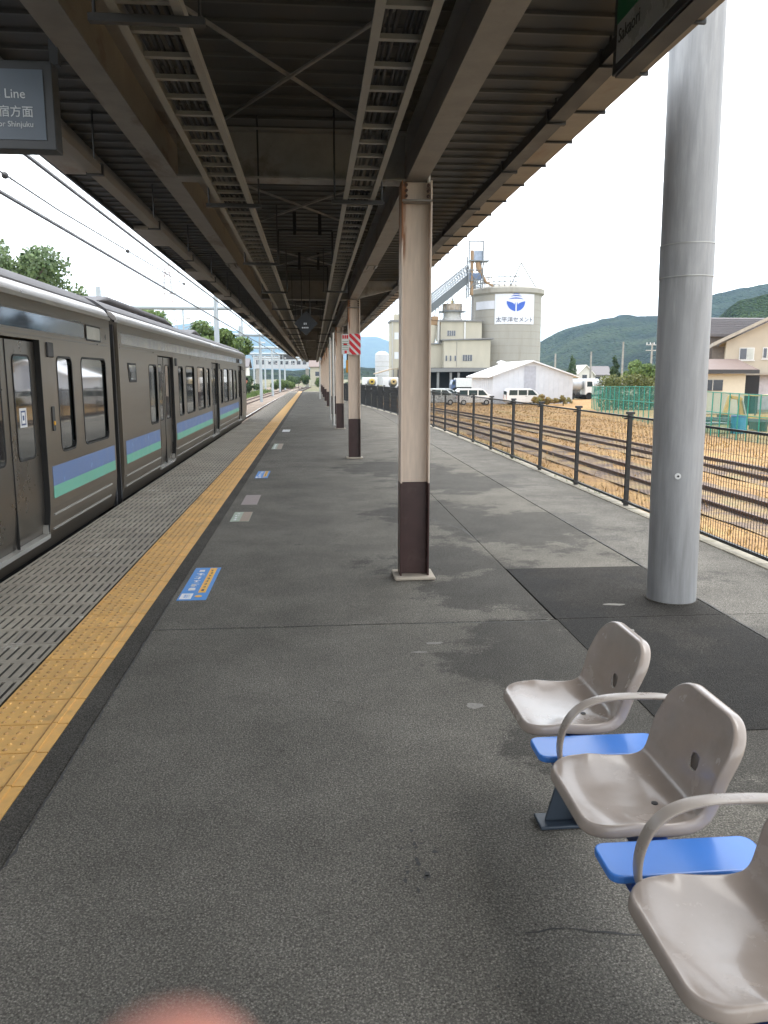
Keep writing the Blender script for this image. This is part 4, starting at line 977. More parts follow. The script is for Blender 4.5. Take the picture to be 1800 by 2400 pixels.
# trees behind the train
tree('broadleaf_tree', 'big dark green tree behind the near train car', (-13.8, 36, GZ), 4.6, lobes((-14.0, 36, 5.0), (4.6, 3.2, 2.9), 75, 1.0), 52000, .085, LEAF_DM, .3)
tree('broadleaf_tree', 'pale green feathery tree seen beyond the overhead beam', (-15, 75, GZ), 5.5, lobes((-15, 75, 6.4), (3.4, 3, 1.7), 18, .7), 6000, .13, LEAF_L, .2)
tree('broadleaf_tree', 'green round tree behind the front of the train', (-7.9, 64, GZ), 3.2, lobes((-7.9, 64, 3.6), (3.1, 2.5, 2.1), 26, .75), 14000, .12, LEAF_M, .2)
for k, (x, y, h, r, lf, lab) in enumerate([(-10.5, 92, 2.4, 2.4, LEAF_L, 'light green bush beyond the cab end of the train'), (-9.3, 118, 2.6, 2.6, LEAF_D, 'dark bush among the far catenary posts'), (-6.0, 150, 2.6, 2.6, LEAF_M, 'green bush left of the far track'), (-3.5, 185, 3, 3.5, LEAF_D, 'dark bush where the far track ends'),
                                           (2.5, 190, 3, 4, LEAF_M, 'green bush straight ahead beyond the platform end'), (7.5, 150, 2, 3, LEAF_D, 'low dark bush beyond the platform columns')]):
    tree('bush', lab, (x, y, GZ), h * .4, lobes((x, y, GZ + h * .55), (r, r, h * .45), 7, h * .33), 2600, .16, lf, .08, cat='bush')
# low weeds along the second track
V = []; m = MB()
for k in range(5200):
    y = random.uniform(34, 150) ** 1.0; x = -9.6 + random.uniform(-1.6, .9) + (0 if y < 60 else .00016 * (y - 60) ** 2); h = random.uniform(.15, .7); a = random.uniform(0, 6.3); w_ = .04
    m.add([(x - w_ * math.cos(a), y - w_ * math.sin(a), -1.24), (x + w_ * math.cos(a), y + w_ * math.sin(a), -1.24), (x + random.uniform(-.15, .15), y + random.uniform(-.1, .1), -1.24 + h)], [(0, 1, 2)])
tag(m.build('trackside_weeds', LEAF_M, fix=False), 'green weeds growing along the far side of the tracks', 'weeds', kind='stuff')
# dry grass of the yard
m = MB()
for k in range(34000):
    y = 4 + 78 * random.random() ** 1.4; x = random.uniform(4.2, 34)
    if y > 45 and x > 19 + (y - 45) * .1: continue
    on = any(a + bend(y) < x < b + bend(y) for a, b in ((8.1, 10.4), (11.7, 14.0)))
    if on and random.random() < .5: continue
    h = random.uniform(.03, .14) * (1.8 if random.random() < .06 else 1); a = random.uniform(0, 6.3); w_ = .012 + y * .0007
    m.add([(x - w_ * math.cos(a), y - w_ * math.sin(a), -1.2), (x + w_ * math.cos(a), y + w_ * math.sin(a), -1.2), (x + random.uniform(-.12, .12), y + random.uniform(-.12, .12), -1.2 + h)], [(0, 1, 2)])
STRAW = leaf_mat('straw', (.42, .255, .095), (.33, .225, .085), .35)
for nd in STRAW.node_tree.nodes:
    if nd.type == 'MAP_RANGE' and abs(nd.inputs[3].default_value - .6) < 1e-4: nd.inputs[3].default_value, nd.inputs[4].default_value = .82, 1.18
tag(m.build('dry_grass', STRAW, fix=False), 'dry yellow grass covering the rail yard', 'grass', kind='stuff')
m = MB()
for k in range(900):
    y = random.uniform(8, 24); x = 4.06 + random.uniform(-.06, .12); q = (math.sin(y * 1.7) + math.sin(y * .6 + 1)) * .5
    if q < .25 and not 15.3 < y < 17.5: continue
    h = random.uniform(.03, .16 if 15 < y < 18 else .09); a = random.uniform(0, 6.3); w_ = .006
    m.add([(x - w_ * math.cos(a), y - w_ * math.sin(a), 0), (x + w_ * math.cos(a), y + w_ * math.sin(a), 0), (x + random.uniform(-.06, .06), y + random.uniform(-.06, .06), h)], [(0, 1, 2)])
tag(m.build('kerb_weeds', LEAF_M, fix=False), 'small green weeds growing along the fence kerb', 'weeds', kind='stuff')

# ------------------------------------------------------------------ white warehouse
CORR = mat('white_cladding', (.62, .65, .70), .5, var=.06, scale=1.5); WROOF = mat('white_roof', (.78, .79, .81), .45, var=.06); GREYP = mat('grey_panel', (.42, .44, .50), .5)
t = thing('warehouse', 'white gabled metal warehouse behind the parked cars', 'building', (22, 85, -1.18))
x0, x1, y0, y1, ze, zp = 18.1, 26.4, 80, 91, 1.62, 3.05; xp = 22.1
m = MB(); m.prism([(x0, -1.2), (x1, -1.2), (x1, ze), (xp, zp), (x0, ze)], 'y', y0, y1); m.build('wall', CORR, t)
for s, (xa, za, xb, zb) in enumerate(((x0 - .55, ze - .19, xp, zp + .0), (x1 + .55, ze - .19, xp, zp + .0))):
    MB().prism([(xa, za + .02), (xb, zb + .02), (xb, zb + .14), (xa, za + .14)], 'y', y0 - .5, y1 + .5).build('roof_slope', WROOF, t)
i = 0
xx = x0 + .02
while xx < x1:
    zt = ze + (zp - ze) * (1 - abs(xx - xp) / ((xp - x0) if xx < xp else (x1 - xp))) - .1
    MB().box(xx, xx + .05, y0 - .03, y0 - .002, -1.15, zt).build('cladding_rib', CORR, t); xx += .52
MB().box(21.3, 22.5, y0 - .05, y0 - .0325, -1.15, 2.6).build('sliding_door', GREYP, t); MB().lathe([(.35, 0), (.35, .3), (.55, .34), (.3, .5), (0, .55)], (20.8, 88, 2.75), 14).build('roof_ventilator', WROOF, t)
yy = y0 + 1
while yy < y1: MB().box(x0 - .03, x0 - .002, yy, yy + .05, -1.15, ze - .1).build('cladding_rib', CORR, t); yy += 1.0

# ------------------------------------------------------------------ vehicles
CWHITE = mat('car_white', (.70, .71, .71), .25, var=.03, coat=.5); CSILV = mat('car_silver', (.42, .45, .46), .3, metal=.5, var=.04, coat=.5); CGLASS = mat('car_glass', (.03, .045, .05), .05, var=.05, spec=.8, rvar=0); TYRE = mat('tyre', (.014, .014, .014), .85); LRED = mat('tail_lamp', (.35, .02, .015), .3); LAMP = mat('head_lamp', (.6, .62, .62), .15)
def van(label, x, y, L_=3.4, W=1.48, H=1.58, paint=CWHITE, flip=False, box=False):
    """small one-box van seen from its side; nose towards +x unless flipped"""
    t = thing('parked_car', label, 'car', (x, y, -1.16), 'cars parked in front of the cement works'); z0 = -1.16; s = -1 if flip else 1
    X = lambda u: x + s * u
    side = [(-L_ / 2, .32), (-L_ / 2, .95), (-L_ / 2 + .12, H - .12), (-L_ / 2 + .3, H), (L_ * .16, H), (L_ * .30, H - .22), (L_ * .43, .98), (L_ / 2, .80), (L_ / 2, .34), (L_ / 2 - .05, .25), (-L_ / 2 + .06, .25)]
    m = MB(); m.prism([(X(u), z0 + v) for u, v in side], 'y', y - W / 2, y + W / 2); m.build('body', paint, t, bevel=.06)
    wb = z0 + .95; wt = z0 + H - .14
    for ys, q in ((y - W / 2 - .006, -1), (y + W / 2 + .006, 1)):
        for a, b, c, d in ((-L_ * .44, -L_ * .2, -L_ * .2, -L_ * .42), (-L_ * .17, L_ * .07, L_ * .07, -L_ * .17), (L_ * .1, L_ * .36, L_ * .23, L_ * .1)):
            MB().prism([(X(a), wb), (X(b), wb), (X(c), wt), (X(d), wt)], 'y', ys - .004, ys + .004).build('side_window', CGLASS, t)
        MB().box(min(X(.02 * L_), X(.08 * L_)), max(X(.02 * L_), X(.08 * L_)), ys - .012, ys + .012, wb - .12, wb - .09).build('door_handle', DKSTEEL, t)
    n1 = Vector((L_ * .30, H - .22)); n0 = Vector((L_ * .43, .98)); dd = (n1 - n0)
    for nm, (a, b) in {'windscreen': (n0 + dd * .08, n1 - dd * .02)}.items():
        m = MB(); e = .03; m.add([(X(a.x + e), y - W * .42, z0 + a.y + e), (X(a.x + e), y + W * .42, z0 + a.y + e), (X(b.x + e), y + W * .38, z0 + b.y + e), (X(b.x + e), y - W * .38, z0 + b.y + e)], [(0, 1, 2, 3)]); m.build(nm, CGLASS, t)
    a = X(-L_ / 2 - .008); MB().box(a - .006, a + .006, y - W * .4, y + W * .4, z0 + .98, z0 + H - .25).build('rear_window', CGLASS, t)
    for u in (-L_ * .31, L_ * .33):
        for ys in (y - W / 2 + .06, y + W / 2 - .06):
            w_ = MB().cyl((X(u), ys - .09, z0 + .27), (X(u), ys + .09, z0 + .27), .27, n=18).build('wheel', TYRE, t); MB().cyl((X(u), ys - .096, z0 + .27), (X(u), ys + .096, z0 + .27), .16, n=14).build('rim', GALV, w_)
    for ys in (y - W * .43, y + W * .43):
        MB().box(min(X(L_ / 2 - .1), X(L_ / 2 + .012)), max(X(L_ / 2 - .1), X(L_ / 2 + .012)), ys - .1, ys + .1, z0 + .62, z0 + .76).build('headlight', LAMP, t)
        MB().box(min(X(-L_ / 2 - .012), X(-L_ / 2 + .05)), max(X(-L_ / 2 - .012), X(-L_ / 2 + .05)), ys - .05, ys + .05, z0 + .6, z0 + .95).build('tail_light', LRED, t)
    MB().box(min(X(L_ / 2 - .08), X(L_ / 2 + .03)), max(X(L_ / 2 - .08), X(L_ / 2 + .03)), y - W * .46, y + W * .46, z0 + .28, z0 + .46).build('bumper', paint, t, bevel=.03)
van('silver minivan, leftmost of the parked cars beyond the fence', 12.0, 77.5, 3.6, paint=CSILV)
van('white van in the middle of the parked cars', 15.5, 77, 3.5)
van('white van on the right, in front of the warehouse', 20.4, 77, 3.5, flip=False)
van('pale car half hidden behind the silver minivan', 13.6, 84, 3.6, paint=CSILV, H=1.5)
# lorries
TBLUE = mat('cab_blue', (.05, .09, .2), .3, coat=.4); TANKG = mat('tank_grey', (.42, .44, .46), .4, metal=.3, var=.12); TARP = mat('grey_tarp', (.2, .21, .22), .6, var=.15)
t = thing('box_lorry', 'white box lorry with blue cab under the plant awning', 'lorry', (24, 130, -1.18))
MB().box(23.1, 27.2, 129, 131.3, -.2, 1.25).build('cargo_box', CWHITE, t, bevel=.04); MB().prism([(22.3, -.75), (23.0, -.75), (23.0, 1.0), (22.6, 1.0), (22.35, .2)], 'y', 129.05, 131.2).build('cab', TBLUE, t, bevel=.05)
MB().box(22.5, 27.1, 129.4, 130.9, -.75, -.21).build('chassis', UNDER, t)
for u in (22.9, 25.6, 26.5): MB().cyl((u, 128.98, -.72), (u, 131.3, -.72), .45, n=18).build('wheel', TYRE, t)
MB().box(22.5, 22.9, 129.03, 129.045, .2, .75).build('cab_window', CGLASS, t); MB().box(22.6, 22.98, 131.21, 131.22, .2, .75).build('cab_window', CGLASS, t)
for k, (x, y, lab) in enumerate([(31.3, 95, 'grey bulk cement tanker beside the warehouse, left one'), (34.2, 97, 'grey bulk cement tanker with white cab, right one')]):
    t = thing('tank_lorry', lab, 'lorry', (x, y, -1.18), 'bulk tankers beside the warehouse')
    m = MB(); m.cyl((x - 1.5, y, .55), (x + .9, y, .55), .75, n=20); m.cyl((x - 1.8, y, .55), (x - 1.5, y, .55), .45, .75, n=20); m.cyl((x + .9, y, .55), (x + 1.2, y, .55), .75, .45, n=20); m.build('tank', TANKG, t, smooth='auto')
    for u in (-.9, .3): m = MB(); m.cyl((x + u, y, -.0), (x + u, y, -.7), .62, .14, n=16); m.build('hopper', TARP, t, smooth='auto')
    MB().box(x - 1.9, x + 2.2, y - .5, y + .5, -.82, -.66).build('chassis', UNDER, t)
    MB().prism([(x + 1.3, -.62), (x + 2.4, -.62), (x + 2.4, .3), (x + 2.2, 1.15), (x + 1.3, 1.15)], 'y', y - 1.0, y + 1.0).build('cab', CWHITE, t, bevel=.06)
    MB().prism([(x + 1.5, .35), (x + 2.2, .35), (x + 2.08, .95), (x + 1.5, .95)], 'y', y - 1.012, y - 1.003).build('cab_window', CGLASS, t)
    for u in (-1.3, -.3, 1.8): MB().cyl((x + u, y - 1.0, -.75), (x + u, y + 1.0, -.75), .42, n=16).build('wheel', TYRE, t)
for k, (x, lab) in enumerate([(8.0, 'mixer lorry seen from behind with yellow drum opening'), (11.0, 'mixer lorry seen from behind with white drum, nearest the beige tower')]):
    t = thing('mixer_lorry', lab, 'lorry', (x, 110, -1.18))
    MB().lathe([(.0, -1.6), (.5, -1.5), (1.0, -.4), (1.05, .3), (.62, 1.5)], (0, 0, 0), 24).build('drum', mat('drum_white', (.20, .20, .19), .5, var=.15, scale=2), t, smooth='auto', origin=(0, 0, 0)); d = t.children[-1]; d.rotation_euler = (R(72), 0, 0); d.location = (0, 1.2, 1.85); d.scale = (.6, .6, .6)
    MB().cyl((x, 110.3, .85), (x, 110.15, .82), .42, .36, n=20).build('drum_mouth', mat('drum_yellow', (.5, .36, .08), .6) if k == 0 else mat('drum_tan', (.5, .38, .2), .6), t); MB().cyl((x, 110.17, .83), (x, 110.1, .82), .16, .13, n=14).build('chute', UNDER, t)
    MB().box(x - 1.0, x + 1.0, 109.8, 115, -.7, -.3).build('chassis', UNDER, t); MB().box(x - 1.05, x + 1.05, 114, 116, -.5, 1.4).build('cab', WHITE, t, bevel=.08)
    for u in (-1.0, 1.0):
        for yy in (110.6, 111.8, 115): MB().cyl((x + u - .2, yy, -.72), (x + u + .2, yy, -.72), .46, n=16).build('wheel', TYRE, t)

# ------------------------------------------------------------------ cement works, about 170 m away
SILO = mat('silo_concrete', (.36, .345, .305), .85, var=.1, scale=.25, stretch=(1, 1, .3), col2=(.30, .28, .24), c2scale=.5, c2stretch=(1.5, 1.5, .12)); CREAM = mat('cream_wall', (.46, .43, .345), .8, var=.1, scale=.5, stretch=(1, 1, .3)); GREYR = mat('grey_roof', (.20, .20, .20), .7, var=.15); DARKIN = mat('dark_opening', (.02, .02, .022), .9); WINB = mat('window_dark', (.03, .04, .06), .1, spec=.8, rvar=0)
RAILG = mat('plant_rail_grey', (.16, .16, .155), .6, var=.1)
t = thing('silo', 'large round concrete silo with blue and white cement sign', 'silo', (42.9, 177.5, -1.3)); sc_ = (42.9, 177.5); Rs = 7.55
MB().lathe([(Rs, -1.3), (Rs, 19.3)], (*sc_, 0), 64).build('drum', SILO, t, smooth='auto')
MB().lathe([(Rs + .05, 18.7), (Rs + .55, 19.1), (Rs + .55, 20.0), (Rs + .1, 20.3)], (*sc_, 0), 64).build('rim', SILO, t, smooth='auto')
for z in [1.8 + 1.53 * i for i in range(11)]: MB().lathe([(Rs + .02, z), (Rs + .02, z + .06)], (*sc_, 0), 64).build('pour_joint', mat('joint_stain', (.27, .25, .21), .9), t)
MB().lathe([(6.8, 20.3), (5.8, 20.7), (2.5, 21.3), (.1, 21.5)], (*sc_, 0), 40).build('roof_dome', SILO, t, smooth='auto')
def on_silo(ang, z, r): return (sc_[0] + r * math.sin(ang), sc_[1] - r * math.cos(ang), z)
def curved(a0, a1, z0, z1, r, n=16):
    m = MB(); vs = []; 
    for i in range(n + 1):
        a = a0 + (a1 - a0) * i / n
        for rr in (r, r + .08):
            for z in (z0, z1): vs.append(on_silo(a, z, rr))
    for i in range(n): b = 4 * i; m_ = [(b + 2, b + 6, b + 7, b + 3), (b, b + 1, b + 5, b + 4), (b + 1, b + 3, b + 7, b + 5), (b, b + 4, b + 6, b + 2)]; m.f += m_; m.m += [0] * 4
    m.v = vs; return m
def ang(x): return math.asin(max(-.999, min(.999, (x - sc_[0]) / Rs)))
curved(ang(38.79), ang(47.23), 12.5, 19.0, Rs + .03).build('sign_panel', mat('sign_white', (.70, .72, .78), .5, var=.04), t); curved(ang(35.65), ang(38.72), 15.7, 17.4, Rs + .03).build('painted_band', mat('band_white', (.62, .64, .70), .5, var=.05), t)
# emblem and lettering wrapped on the silo
LOGO = mat('logo_blue', lin((52, 92, 185)), .5, var=.05); LETT = mat('letter_navy', lin((45, 55, 85)), .5)
def wrap(m_, r): m_.v = [on_silo((x - 0.0) / Rs, z, r + y) for x, y, z in m_.v]; return m_
aS = (ang(38.79) + ang(47.23)) / 2 * Rs
m = MB(); lx, lz = aS, 17.2
def half(s):
    pts = [(lx + s * .16, lz - .1), (lx + s * .16, lz - 2.05)]
    for k in range(9):
        a = R(-87 + 80 * k / 8); pts.append((lx + s * 2.0 * math.cos(a) if k else lx + s * .3, lz + 2.05 * math.sin(a) + .0))
    pts += [(lx + s * 1.99, lz + .05), (lx + s * 1.3, lz - .12), (lx + s * .6, lz - .38), (lx + s * .4, lz - .7)]
    return pts
for s in (-1, 1):
    mh = MB().prism(half(s), 'y', .0, .06); wrap(mh, Rs + .115).build('emblem_half', LOGO, t, fix=False)
for zz, hw, th in ((lz + .42, 1.55, .30), (lz + .98, 1.15, .24), (lz + 1.42, .72, .16)):
    n = 10; up = []; dn = []
    for k in range(n + 1):
        u = -1 + 2 * k / n; up.append((lx + u * hw, zz + th * (1 - u * u) + .05)); dn.append((lx + u * hw, zz + th * .35 * (1 - u * u)))
    for k in range(n): m.add([(dn[k][0], .06, dn[k][1]), (dn[k + 1][0], .06, dn[k + 1][1]), (up[k + 1][0], .06, up[k + 1][1]), (up[k][0], .06, up[k][1])], [(0, 1, 2, 3)])
m.v = [(x, -y if False else y, z) for x, y, z in m.v]; wrap(m, Rs + .115).build('emblem_waves', LOGO, t, fix=False)
m = text_mb('太平洋セメント', 1.2, ((aS, 0, 13.0), (1, 0, 0), (0, 0, 1)), 'CENTER', .02)
m.v = [(x, .05 + abs(y), z) for x, y, z in m.v]; wrap(m, Rs + .115).build('lettering', LETT, t, fix=False)
m = MB()
for k in range(40):
    a = 2 * math.pi * k / 40; b = 2 * math.pi * (k + 1) / 40; pa = (sc_[0] + 7.5 * math.cos(a), sc_[1] + 7.5 * math.sin(a)); pb = (sc_[0] + 7.5 * math.cos(b), sc_[1] + 7.5 * math.sin(b))
    if pa[0] > 43.5: continue
    m.cyl((*pa, 20.2), (*pa, 22.3), .11, n=4)
    for z in (21.3, 22.3): m.cyl((*pa, z), (*pb, z), .12, n=4)
m.build('handrail', RAILG, t, fix=False)
m = MB(); m.cyl((41.9, 171.5, 19.9), (44.3, 171.5, 25.3), .13, n=5); m.cyl((44.3, 171.5, 25.3), (47.8, 171.5, 20), .13, n=5); m.build('lightning_frame', RAILG, t)
MB().box(45.2, 46.4, 174, 176, 20, 20.9).build('roof_box', GREYR, t); MB().cyl((34.0, 171.6, 3), (34.0, 171.6, 18.4), .28, n=10).build('downpipe', GREYR, t); MB().cyl((47.2, 174.5, 19.9), (47.2, 174.5, 21.8), .05, n=5).build('mast', GALV, t)
t = thing('plant_building', 'cream stepped plant building at the foot of the silo', 'building', (31, 172, -1.3))
MB().box(27.1, 36, 171, 178, 9.2, 13.0).build('upper_storey', CREAM, t); MB().box(26.7, 36.2, 170.6, 178.2, 13.005, 13.3).build('upper_roof', GREYR, t)
MB().box(27.4, 37.3, 168, 176, 3.3, 9.0).build('lower_storey', CREAM, t); MB().prism([(27.0, 8.9), (37.9, 9.2), (37.9, 9.45), (27.0, 9.15)], 'y', 167.5, 170.99).build('lower_roof', GREYR, t)
MB().box(22, 27.38, 170.5, 177, 3.3, 8.2).build('side_storey', CREAM, t); MB().box(21.6, 27.0, 170, 177.4, 8.205, 8.45).build('side_roof', GREYR, t)
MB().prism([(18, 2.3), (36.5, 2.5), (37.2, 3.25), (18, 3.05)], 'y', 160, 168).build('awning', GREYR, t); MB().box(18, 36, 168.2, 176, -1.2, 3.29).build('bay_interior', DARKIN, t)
for x in (24.8, 27.4, 29, 32.5, 35.6): MB().box(x, x + .45, 160.4, 160.9, -1.2, 2.28).build('awning_post', GREYR, t)
def pwin(x0, x1, z0, z1, y, n):
    w_ = MB().box(x0, x1, y - .08, y - .003, z0, z1).build('window', WINB, t)
    for k in range(n + 1): a = x0 + (x1 - x0) * k / n; MB().box(a - .04, a + .04, y - .12, y - .081, z0, z1).build('mullion', GALV, w_)
pwin(28.5, 30.3, 10.0, 11.1, 171, 4); pwin(31.35, 33.4, 4.7, 5.95, 168, 4)
for x in (27.7, 28.6, 29.6): pwin(x, x + .4, 4.7, 5.8, 168, 1)
MB().cyl((32.3, 170.8, 9.4), (32.3, 170.8, 12.9), .16, n=8).build('white_pipe', WHITE, t)
for x in (26.5,): MB().cyl((x, 170.2, 8.5), (x, 170.2, 13), .25, n=8).build('riser_pipe', GALV, t)
MB().box(30.05, 30.12, 167.93, 167.998, 3.5, 8.7).build('wall_joint', GREYR, t)
t = thing('cream_tower', 'tall narrow cream block left of the plant, behind the nearest column', 'building', (20, 173, -1.3))
MB().box(16.7, 23.5, 172, 178, -1.3, 12.9).build('shaft', CREAM, t); MB().box(16.4, 23.8, 171.7, 178.3, 12.905, 13.3).build('roof', GREYR, t); MB().box(16.75, 17.0, 171.85, 171.99, -1.2, 12.8).build('corner_duct', GALV, t); MB().box(17.4, 19.2, 173, 175, 13.3, 14.6).build('roof_hut', CREAM, t)
for z in (9.3, 5.2): MB().box(17.3, 23.4, 171.95, 171.998, z, z + 1.4).build('pale_panel', CORR, t)
STL = mat('plant_steel', (.19, .205, .22), .5, metal=.2, var=.1); ORANGE = mat('plant_orange', (.30, .19, .10), .6, var=.2); CDARK = mat('conveyor_dark', (.12, .135, .145), .6, var=.15)
t = thing('conveyor', 'inclined conveyor gallery with white lattice rising to the tower', 'conveyor', (22, 171, 12))
A_, B_ = Vector((22, 172, 13.9)), Vector((33.8, 172, 23.2)); up_ = Vector((-.62, 0, .78)); dv = (B_ - A_)
for yo in (-.9, .9):
    m = MB(); a = A_ + Vector((0, yo, 0)); b = B_ + Vector((0, yo, 0)); m.bar(a + up_ * 1.9, b + up_ * 1.9, .16, .16); m.build('top_chord', STL, t)
    m = MB(); n = 24
    for k in range(n):
        p0, p1 = a + (b - a) * k / n, a + (b - a) * (k + 1) / n
        m.bar(p0 + up_ * .3, p1 + up_ * 1.9, .13, .13); m.bar(p0 + up_ * 1.9, p1 + up_ * .3, .13, .13)
    m.build('lattice', STL, t, fix=False)
m = MB(); m.bar(A_ - up_ * .5, B_ - up_ * .5, 2.0, 1.5, up=up_); m.build('belt_tube', CDARK, t)
for s in (.38, .62): m = MB(); q = A_ + dv * s; m.bar(q, (q.x - 1.6, 172, 13 if s > .5 else 8.2), .16, .16); m.bar(q, (q.x + 1.6, 172, 13 if s > .5 else 8.2), .16, .16); m.build('trestle', STL, t)
for (xa, za, xb, zb) in ((33.2, 21.0, 31.0, 17), (34, 19.5, 31.4, 16.2), (30.2, 16.9, 28.6, 18.6)): m = MB(); m.bar((xa, 171.5, za), (xb, 171.5, zb), .12, .12); m.build('stay', STL, t)
t = thing('hoist_tower', 'steel lattice hoist tower with orange chutes above the silo', 'tower', (34.4, 171.5, 18))
for x in (32.9, 35.9):
    for y in (170.6, 172.6): MB().bar((x, y, 18 if x < 34 else 20), (x - (.0), y, 29.4 if y < 171 else 26.5), .26, .26).build('leg', STL, t)
m = MB(); m.bar((32.8, 170.6, 29.4), (36, 170.6, 29.4), .28, .28); m.build('top_beam', STL, t)
m = MB()
for z in (21.5, 23.6, 25.5):
    m.bar((32.9, 170.6, z), (35.9, 170.6, z), .18, .18); m.bar((32.9, 172.6, z), (35.9, 172.6, z), .13, .13)
m.bar((32.9, 170.6, 19.5), (35.9, 170.6, 23.6), .15, .15); m.bar((35.9, 170.6, 19.5), (32.9, 170.6, 23.6), .15, .15); m.build('bracing', STL, t)
MB().box(34.2, 36.1, 170.8, 172.4, 25.6, 27.6).build('motor_house', mat('pale_blue_metal', (.30, .36, .46), .5, var=.2, scale=1.5), t); MB().box(33.3, 37.2, 170.2, 173, 25.35, 25.55).build('platform', STL, t)
MB().cyl((33.6, 171, 18.5), (33.6, 171, 27.6), .38, n=10).build('orange_pipe', ORANGE, t); m = MB(); m.cyl((34.8, 171, 25.2), (35.2, 171, 23.6), .5, .7, n=10); m.cyl((35.2, 171, 23.6), (36.6, 171, 21.2), .45, .35, n=8); m.cyl((36.6, 171, 21.2), (38.2, 171, 20.4), .22, n=8); m.build('orange_chute', ORANGE, t)
MB().box(32.9, 35.6, 170.7, 172.6, 21.7, 23.0).build('drive_box', mat('plant_blue', (.11, .16, .27), .5), t)
m = MB(); m.cyl((36.0, 171, 25.5), (37.4, 171, 21), .06, n=5); m.cyl((36.5, 171, 27), (38.0, 171, 21.5), .05, n=5); m.cyl((37.2, 171, 28.2), (37.2, 171, 25.5), .04, n=5); m.build('tie_rods', ORANGE, t)
t = thing('dust_hopper', 'pale round dust hopper with rusty top beside the silo', 'hopper', (30, 173.5, 13))
MB().lathe([(2.5, 13.3), (1.95, 13.9), (1.9, 15.4), (2.15, 15.45)], (29.95, 173.5, 0), 24).build('drum', mat('hopper_grey', (.5, .5, .47), .6, var=.15), t, smooth='auto'); MB().lathe([(2.15, 15.46), (2.15, 16.8), (.1, 17.0)], (29.95, 173.5, 0), 24).build('top_drum', mat('hopper_rust', (.36, .30, .24), .8, var=.3, scale=1.5), t, smooth='auto')
m = MB()
for k in range(16): a = 2 * math.pi * k / 16; m.cyl((29.95 + 2.9 * math.cos(a), 173.5 + 2.9 * math.sin(a), 15.3), (29.95 + 2.9 * math.cos(a), 173.5 + 2.9 * math.sin(a), 16.2), .035, n=4)
m.build('handrail', GALV, t); MB().lathe([(3.0, 15.1), (3.0, 15.25)], (29.95, 173.5, 0), 20).build('walkway', STL, t); MB().box(29.7, 30.2, 173.2, 173.8, 17, 17.6).build('top_valve', mat('valve_yellow', (.6, .5, .2), .5), t)
t = thing('orange_loader', 'orange loading machinery on the roof left of the hopper', 'machine', (26, 172, 8.5))
m = MB(); m.box(24.6, 27.4, 171.2, 173, 12.2, 13.2); m.box(25.2, 26.6, 171.0, 173, 13.2, 14.1); m.build('housing', ORANGE, t, bevel=.15); MB().cyl((25.2, 171.6, 8.45), (25.6, 171.6, 12.2), .75, .9, n=12).build('spout', CREAM, t); MB().cyl((26.9, 171.4, 8.45), (26.9, 171.4, 12.2), .14, n=8).build('pipe', STL, t)
for x in (24.7, 27.2): MB().box(x, x + .12, 171.3, 171.42, 8.45, 12.19).build('leg', STL, t)
t = thing('storage_tank', 'far pale round storage tank beyond the cream tower', 'tank', (21.5, 252, -1.3)); MB().lathe([(2.2, -1.3), (2.2, 8.2), (1.2, 9.0), (.2, 9.2)], (21.5, 252, 0), 28).build('drum', mat('tank_pale', (.55, .56, .58), .5, var=.08), t, smooth='auto')
for z in (1.5, 3, 4.4, 5.8): MB().lathe([(2.24, z), (2.24, z + .15)], (21.5, 252, 0), 28).build('hoop', GALV, t)
t = thing('open_shelter', 'thin flat roof shelter in front of the cream tower', 'shelter', (11, 121, -1.3)); MB().prism([(9.2, 1.85), (11.6, 2.55), (14, 2.65), (14, 2.8), (11.6, 2.7), (9.2, 2.0)], 'y', 119, 124).build('roof', mat('shelter_tan', (.33, .27, .2), .8), t)
for x in (11.8, 13.7): MB().box(x, x + .14, 119.2, 119.35, -1.3, 2.6).build('post', GREYR, t)
# ------------------------------------------------------------------ fenced equipment yard on the right
GNET = mat('green_post', (.02, .26, .20), .5, var=.1)
def net_mat():
    m = bpy.data.materials.new('green_net'); m.use_nodes = True; nt = m.node_tree; b = nt.nodes['Principled BSDF']; L = nt.links.new
    b.inputs['Base Color'].default_value = (.015, .20, .16, 1); b.inputs['Roughness'].default_value = .6
    tr = N(nt, 'ShaderNodeBsdfTransparent'); ms = N(nt, 'ShaderNodeMixShader'); ms.inputs[0].default_value = .44
    L(tr.outputs[0], ms.inputs[1]); L(b.outputs[0], ms.inputs[2]); L(ms.outputs[0], nt.nodes['Material Output'].inputs['Surface']); return m
NET = net_mat()
t = thing('net_fence', 'green net fence round the equipment yard behind the sidings', 'fence', (20, 50, -1.18))
pts = [(24.2, 68), (22.6, 62), (21.4, 55.5), (20.6, 50), (19.8, 45), (19.2, 40), (18.9, 36.5), (18.7, 33), (18.6, 29)]
tops = [.78, .82, .92, 1.0, 1.05, .95, .92, .9, .88]
for i, (x, y) in enumerate(pts):
    if i:
        x0, y0 = pts[i - 1]; n = 4
        for k in range(n):
            px_, py_ = x0 + (x - x0) * k / n, y0 + (y - y0) * k / n; MB().cyl((px_, py_, -1.2), (px_, py_, tops[i - 1] + (tops[i] - tops[i - 1]) * k / n), .028, n=6).build('post', GNET, t)
        for z in (-.02, -.95): MB().bar((x0, y0, tops[i - 1] + z), (x, y, tops[i] + z), .035, .035).build('rail', GNET, t)
        MB().add([(x0 + .05, y0, -1.15), (x + .05, y, -1.15), (x + .05, y, tops[i] - .03), (x0 + .05, y0, tops[i - 1] - .03)], [(0, 1, 2, 3)]).build('net_panel', NET, t, fix=False)
